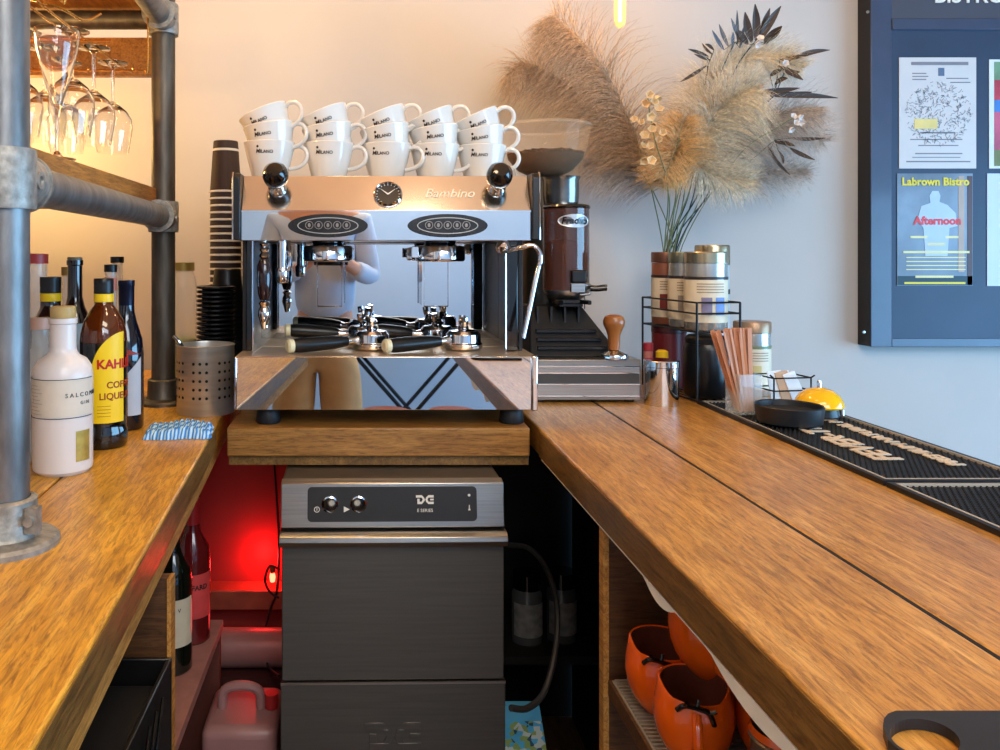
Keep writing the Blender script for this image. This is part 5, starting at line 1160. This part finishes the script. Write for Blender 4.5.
plume('tan pampas plume drooping left behind the bean hopper', [(655, 195, 2.32), (630, 158, 2.33), (598, 116, 2.33), (560, 80, 2.32), (528, 64, 2.31), (512, 72, 2.3)], fl_warm, 3600, .08, .2, 1.3, .22, Vector((-.3, 0, -1)))
plume('grey lower pampas plume pointing left beside the hopper', [(668, 192, 2.34), (640, 178, 2.35), (612, 168, 2.36), (585, 158, 2.36)], fl_grey, 1700, .06, .14, 1.2, .16, Dn)
plume('golden pampas plume low in the middle of the bunch', [(676, 196, 2.2), (670, 170, 2.18), (676, 144, 2.16), (684, 118, 2.15)], fl_gold, 2600, .06, .12, 1.9, .14)
plume('short golden pampas plume hanging over the stems', [(682, 140, 2.17), (672, 160, 2.15), (662, 178, 2.14)], fl_gold, 1500, .05, .10, 1.6, .16)
plume('large pale pampas plume in the centre right', [(690, 190, 2.25), (698, 150, 2.22), (712, 118, 2.2), (732, 98, 2.18), (756, 90, 2.17)], fl_pale, 4600, .09, .19, 1.9, .22)
plume('pale pampas plume fanning to the right below the dark leaves', [(700, 190, 2.3), (722, 152, 2.28), (752, 126, 2.26), (785, 112, 2.25), (815, 108, 2.24)], fl_grey, 3800, .08, .18, 1.5, .22, Dn)
plume('upper pale plume below the dark pointed leaves', [(690, 150, 2.28), (698, 108, 2.26), (712, 78, 2.25), (740, 60, 2.24), (775, 58, 2.22), (800, 68, 2.21)], fl_pale, 3400, .06, .13, 1.5, .16)
plume('wispy grey plume hanging low at the right', [(700, 192, 2.35), (730, 176, 2.35), (765, 172, 2.35), (805, 172, 2.35)], fl_grey, 2000, .06, .13, 1.3, .12)
plume('thin wispy plume reaching out far right', [(750, 110, 2.32), (780, 120, 2.32), (806, 132, 2.32), (822, 142, 2.32)], fl_grey, 900, .05, .12, 1.5, .06)
plume('soft pale plume filling the bottom of the bunch', [(690, 150, 2.24), (700, 168, 2.22), (724, 178, 2.22), (752, 182, 2.22)], fl_pale, 2400, .05, .12, 1.8, .12)
plume('dense tan plume in the heart of the bunch', [(684, 196, 2.29), (688, 160, 2.28), (696, 130, 2.27), (706, 110, 2.26)], fl_warm, 2600, .06, .15, 2.0, .12)
# dark leafy sprigs
leafm = mat('bronze_leaf', (70, 58, 52), .55, 0, .3, 20); leafb = mat('blue_grey_leaf', (92, 104, 120), .5, 0, .2, 20)
def leaf(bm, base, tip, wd, bend=.006):
    d = tip-base; L = d.length; dn = d.normalized(); sd = dn.cross(Vector((0, 1, 0))).normalized(); prev = None; S = 7
    for s in range(S+1):
        t = s/S; w_ = wd*math.sin(PI*min(.98, .08+t*.92))**.8; c_ = base+d*t+sd*bend*math.sin(PI*t)+Vector((0, -bend*math.sin(PI*t), 0))
        r = [bm.verts.new(c_-sd*w_*.5), bm.verts.new(c_+Vector((0, w_*.25, 0))), bm.verts.new(c_+sd*w_*.5)]
        if prev:
            bm.faces.new((prev[0], prev[1], r[1], r[0])); bm.faces.new((prev[1], prev[2], r[2], r[1]))
        prev = r
def sprig(label, stempts, leaves, m, wd=.016):
    t = thing('leafy_sprig', label, 'dried leaves', VB+Vector((0, 0, .02)))
    b = BM(); s0_ = VB+Vector((rnd(-.015, .015), rnd(-.012, .012), .02)); tube(b, smoothpath([s0_, VB+Vector((rnd(-.018, .018), 0, .34))]+[W(*p) for p in stempts], 8), .0018, 6); obj('stem', b, stem_d, t, w=True)
    b = BM()
    tw = BM()
    for (x0, y0, x1, y1) in leaves:
        e_ = W(x0, y0, 2.2); near = min([W(*p) for p in stempts[1:]], key=lambda q: (q-e_).length); tube(tw, [near, e_], .0009, 5)
    obj('twigs', tw, stem_d, t, w=True)
    for (x0, y0, x1, y1) in leaves: leaf(b, W(x0, y0, 2.2+rnd(-.01, .01)), W(x1, y1, 2.18+rnd(-.02, .02)), wd*rnd(.8, 1.15), rnd(-.005, .006))
    obj('leaves', b, m, t, w=True)
sprig('dark bronze pointed leaves rising at the top right of the bunch', [(700, 190, 2.3), (715, 120, 2.26), (735, 70, 2.2), (752, 45, 2.2)],
      [(752, 42, 745, 12), (756, 40, 755, 4), (760, 40, 781, 6), (760, 36, 770, 8), (765, 42, 782, 26), (748, 44, 738, 30), (765, 44, 775, 30)], leafm, .022)
sprig('blue grey narrow leaves at the top of the bunch', [(695, 190, 2.32), (705, 120, 2.28), (722, 70, 2.22), (735, 42, 2.2)],
      [(738, 44, 737, 10), (742, 42, 731, 18), (728, 46, 719, 24), (732, 48, 733, 32), (724, 50, 712, 30), (740, 48, 744, 26)], leafb, .012)
sprig('small dark leaves pointing left at the top of the bunch', [(690, 190, 2.32), (700, 120, 2.28), (708, 66, 2.22)],
      [(708, 56, 688, 49), (712, 54, 702, 43), (714, 50, 705, 44), (706, 66, 680, 82), (710, 60, 694, 54)], leafm, .010)
sprig('dark leaves pointing right half way up the bunch', [(710, 190, 2.32), (740, 130, 2.28), (775, 95, 2.2)],
      [(758, 92, 800, 88), (770, 96, 838, 98), (780, 94, 812, 92), (778, 66, 803, 80), (785, 70, 800, 72), (780, 60, 800, 56), (790, 60, 830, 50), (775, 84, 788, 78), (770, 76, 782, 70)], leafm, .016)
sprig('dark leaf cluster hanging at the lower right of the bunch', [(710, 195, 2.34), (745, 165, 2.28), (775, 140, 2.2)],
      [(770, 150, 790, 175), (775, 142, 795, 146), (778, 150, 783, 164), (768, 146, 775, 160), (790, 138, 826, 138), (790, 148, 815, 160)], leafm, .011)
# cream bell flowers
t = thing('flower_stem', 'cream bell flower stem at the front left of the bunch', 'dried flower', VB+Vector((0, 0, .02)))
b = BM(); tube(b, smoothpath([VB+Vector((-.01, -.01, .02)), VB+Vector((-.02, -.015, .34)), W(668, 190, 2.15), W(655, 140, 2.1), W(648, 100, 2.1), W(650, 90, 2.1)], 8), .0016, 6); obj('stem', b, stem_m, t, w=True)
petm = mat('cream_petal', (226, 196, 150), .7, 0, .12, 20)
for (x, y) in ((648, 96), (656, 96), (652, 104), (644, 106), (658, 112), (649, 116), (655, 124), (634, 122), (641, 124), (652, 132), (662, 134), (644, 138), (658, 142), (640, 148), (650, 148), (642, 160), (650, 162)):
    c_ = W(x, y, 2.08+rnd(-.02, .02)); b = BM(); M_ = Matrix.Translation(c_) @ Matrix.Rotation(rnd(-1, 1), 4, 'Y') @ Matrix.Rotation(rnd(.8, 2.6), 4, 'X')
    s_ = rnd(.8, 1.2); lathe(b, [(.002, 0), (.006*s_, .004), (.009*s_, .010), (.012*s_, .014), (.0105*s_, .0145), (.006*s_, .008), (.001, .002)], 5, M_); obj('flower', b, petm, t, w=True)
t = thing('flower_stem', 'pale flower sprig at the right side of the bunch', 'dried flower', VB+Vector((0, 0, .02)))
b = BM(); tube(b, smoothpath([VB+Vector((.012, -.01, .02)), VB+Vector((.02, -.015, .34)), W(735, 160, 2.2), W(780, 126, 2.16), W(798, 116, 2.15)], 8), .0014, 6); obj('stem', b, stem_m, t, w=True)
for (x, y) in ((792, 118), (798, 116), (795, 124), (800, 122), (790, 128), (756, 44), (760, 40), (784, 64)):
    c_ = W(x, y, 2.12); b = BM(); M_ = Matrix.Translation(c_) @ Matrix.Rotation(rnd(-1, 1), 4, 'Y') @ Matrix.Rotation(rnd(.8, 2.6), 4, 'X')
    lathe(b, [(.002, 0), (.007, .004), (.010, .010), (.006, .008), (.001, .002)], 5, M_); obj('flower', b, mat('white_petal', (216, 206, 200), .7), t, w=True)

# ================================================================= PHOTOGRAPHER (behind the camera; seen in the mirror steel)
def skinned(name, verts, edges, radii, m, parent=None, sub=2):
    me = bpy.data.meshes.new(name); me.from_pydata(verts, edges, []); me.materials.append(m)
    o = bpy.data.objects.new(name, me); C.objects.link(o)
    if parent is not None: o.parent = parent
    s = o.modifiers.new('skin', 'SKIN'); s.use_smooth_shade = True
    for i, r in enumerate(radii):
        sv = me.skin_vertices[0].data[i]; sv.radius = r if hasattr(r, '__len__') else (r, r)
    me.skin_vertices[0].data[0].use_root = True
    u_ = o.modifiers.new('sub', 'SUBSURF'); u_.levels = sub; u_.render_levels = sub
    return o
pe = thing('person', 'photographer in pale blue shirt and tan trousers, reflected in the steel', 'person', (-.20, -.36, 0))
skin_m = mat('skin', (205, 150, 120), .5, 0, .05, 8); shirt = mat('pale_shirt', (190, 202, 222), .8, 0, .08, 8); trs = mat('tan_trousers', (200, 160, 110), .85, 0, .12, 10)
V = [(0, 0, .95), (0, 0, 1.12), (0, .01, 1.32), (0, 0, 1.46), (0, .01, 1.53), (0, .03, 1.62), (0, .03, 1.72),
     (-.09, 0, .88), (-.11, .01, .5), (-.12, -.01, .1), (-.12, .1, .04), (.09, 0, .88), (.11, .01, .5), (.12, -.01, .1), (.12, .1, .04),
     (-.19, 0, 1.42), (-.25, .02, 1.15), (-.12, .22, 1.2), (-.05, .27, 1.26), (.19, 0, 1.42), (.25, .02, 1.15), (.16, .22, 1.2), (.09, .27, 1.26)]
E = [(0, 1), (1, 2), (2, 3), (3, 4), (4, 5), (5, 6), (0, 7), (7, 8), (8, 9), (9, 10), (0, 11), (11, 12), (12, 13), (13, 14), (3, 15), (15, 16), (16, 17), (17, 18), (3, 19), (19, 20), (20, 21), (21, 22)]
R_ = [(.13, .09), (.12, .09), (.16, .11), (.12, .09), .055, (.075, .095), (.07, .085), .085, .06, .04, .035, .085, .06, .04, .035, .06, .045, .035, (.04, .02), .06, .045, .035, (.04, .02)]
skinned('body', V, E, R_, skin_m, pe)
Rs_ = [(.185, .145), (.175, .132), (.185, .135), (.14, .105)]
skinned('shirt', [(0, 0, .88)]+[V[i] for i in (1, 2, 3, 15, 16, 17, 19, 20, 21)], [(0, 1), (1, 2), (2, 3), (3, 4), (4, 5), (5, 6), (3, 7), (7, 8), (8, 9)], Rs_+[.075, .06, .052, .075, .06, .052], shirt, pe)
skinned('trousers', [(0, 0, .96), (0, 0, .90), (-.09, 0, .84), (-.115, .01, .5), (-.12, -.01, .1), (.09, 0, .84), (.115, .01, .5), (.12, -.01, .1)], [(0, 1), (1, 2), (2, 3), (3, 4), (1, 5), (5, 6), (6, 7)], [(.172, .132), (.175, .135), .118, .098, .082, .118, .098, .082], trs, pe)
b = BM(); bx(b, -.04, .13, .31, .318, 1.22, 1.30); tag(obj('phone', b, blackg, smooth=False, bevel=.003), 'black phone held in both hands by the photographer', 'phone').location = pe.location
b = BM()
lathe(b, [(0, .11), (.06, .10), (.09, .06), (.097, .0), (.085, -.03), (.08, 0), (.07, .05), (0, .09)], 24, Matrix.Translation((0, .015, 1.70))); obj('hair', b, mat('brown_hair', (60, 40, 28), .8), pe)
for s in (-1, 1):
    for f in range(4):
        o = skinned('finger', [(.02+s*.07, .28, 1.245+.018*f), (.02+s*.085, .305, 1.245+.018*f), (.02+s*.06, .326, 1.246+.018*f)], [(0, 1), (1, 2)], [.010, .009, .007], skin_m, pe, 1)
# table and stools behind the photographer, also only mirrored
tb = thing('side_table', 'small table with crossed black legs behind the photographer', 'table', (.22, -1.25, 0))
b = BM(); bx(b, -.10, .62, -1.5, -1.05, .76, .785); obj('tabletop', b, woodS, tb, w=True, bevel=.002)
b = BM()
for y_ in (-1.46, -1.1):
    tube(b, [(-.06, y_, .02), (.58, y_, .75)], .011, 8); tube(b, [(.58, y_, .02), (-.06, y_, .75)], .011, 8)
obj('crossed_legs', b, blackp, tb, w=True)
leather = mat('brown_leather', (140, 74, 44), .45, 0, .15, 20)
for i_, x_ in enumerate((.12, .46)):
    sl_ = thing('stool', 'brown leather stool behind the photographer, %s of the two' % ('left' if i_ == 0 else 'right'), 'stool', (x_, -.86, 0), 0, 'brown leather stools')
    b = BM(); lathe(b, [(0, .40), (.12, .40), (.14, .42), (.14, .45), (.12, .475), (0, .48)], 24); obj('seat', b, leather, sl_)
    for a_ in (0.8, 2.4, 3.9, 5.5):
        b = BM(); tube(b, [(.08*math.cos(a_), .08*math.sin(a_), .405), (.14*math.cos(a_), .14*math.sin(a_), 0.005)], .01, 8); obj('leg', b, blackp, sl_)
# ================================================================= LIGHTS
def area(name, loc, rot, sx, sy, en, col):
    l = bpy.data.lights.new(name, 'AREA'); l.shape = 'RECTANGLE'; l.size = sx; l.size_y = sy; l.energy = en; l.color = col
    o = bpy.data.objects.new(name, l); C.objects.link(o); o.location = loc; o.rotation_euler = rot; return o
def point(name, loc, en, col, r=.05):
    l = bpy.data.lights.new(name, 'POINT'); l.energy = en; l.color = col; l.shadow_soft_size = r
    o = bpy.data.objects.new(name, l); C.objects.link(o); o.location = loc; return o
area('window_light', (XR-.06, .35, 1.0), (PI/2, 0, PI/2), 2.8, 1.3, 128, (.27, .62, 1))
area('front_fill_light', (1.1, YF+.06, 2.3), (math.radians(68), 0, 0), 2.2, .8, 44, (.86, .93, 1))  # soft fill added high on the front wall, which has no window
area('ceiling_light', (.5, -.9, H-.05), (0, 0, 0), 1.6, .8, 46, (1, .84, .64))
point('low_front_light', (.2, -1.15, 1.95), 12, (.80, .90, 1), .25)
point('ceiling_fill_light', (.2, .9, 2.35), 9, (1, .70, .44), .1)  # warm lamp added to brighten the ceiling mirrored in the fascia
point('low_fill_light', (.0, -.25, .32), 3.2, (1, .92, .82), .12)
point('pendant_light', (.71, 2.10, 2.02), 2.6, (1, .58, .24), .03)
point('shelf_light', (-.80, 1.45, 1.66), 10, (1, .60, .2), .05)
point('shelf_light', (-1.0, 2.2, 1.62), 9, (1, .62, .2), .05)
point('shelf_light', (-.75, 1.55, 2.2), 6, (1, .60, .24), .06)
point('wall_wash_light', (-.15, 1.9, 2.6), 20, (1, .70, .30), .12)
point('red_led_light', W(262, 560, 2.11), 1.1, (1, .02, .02), .02)
point('red_led_light', (-.24, 1.80, .46), .18, (1, .05, .05), .04)
w = bpy.data.worlds.new('world'); bpy.context.scene.world = w; w.use_nodes = True
bg = w.node_tree.nodes['Background']; bg.inputs[0].default_value = (.62, .78, 1, 1); bg.inputs[1].default_value = 1.2
sc_ = bpy.context.scene; sc_.view_settings.view_transform = 'Standard'; sc_.view_settings.look = 'None'; sc_.view_settings.exposure = 0.0
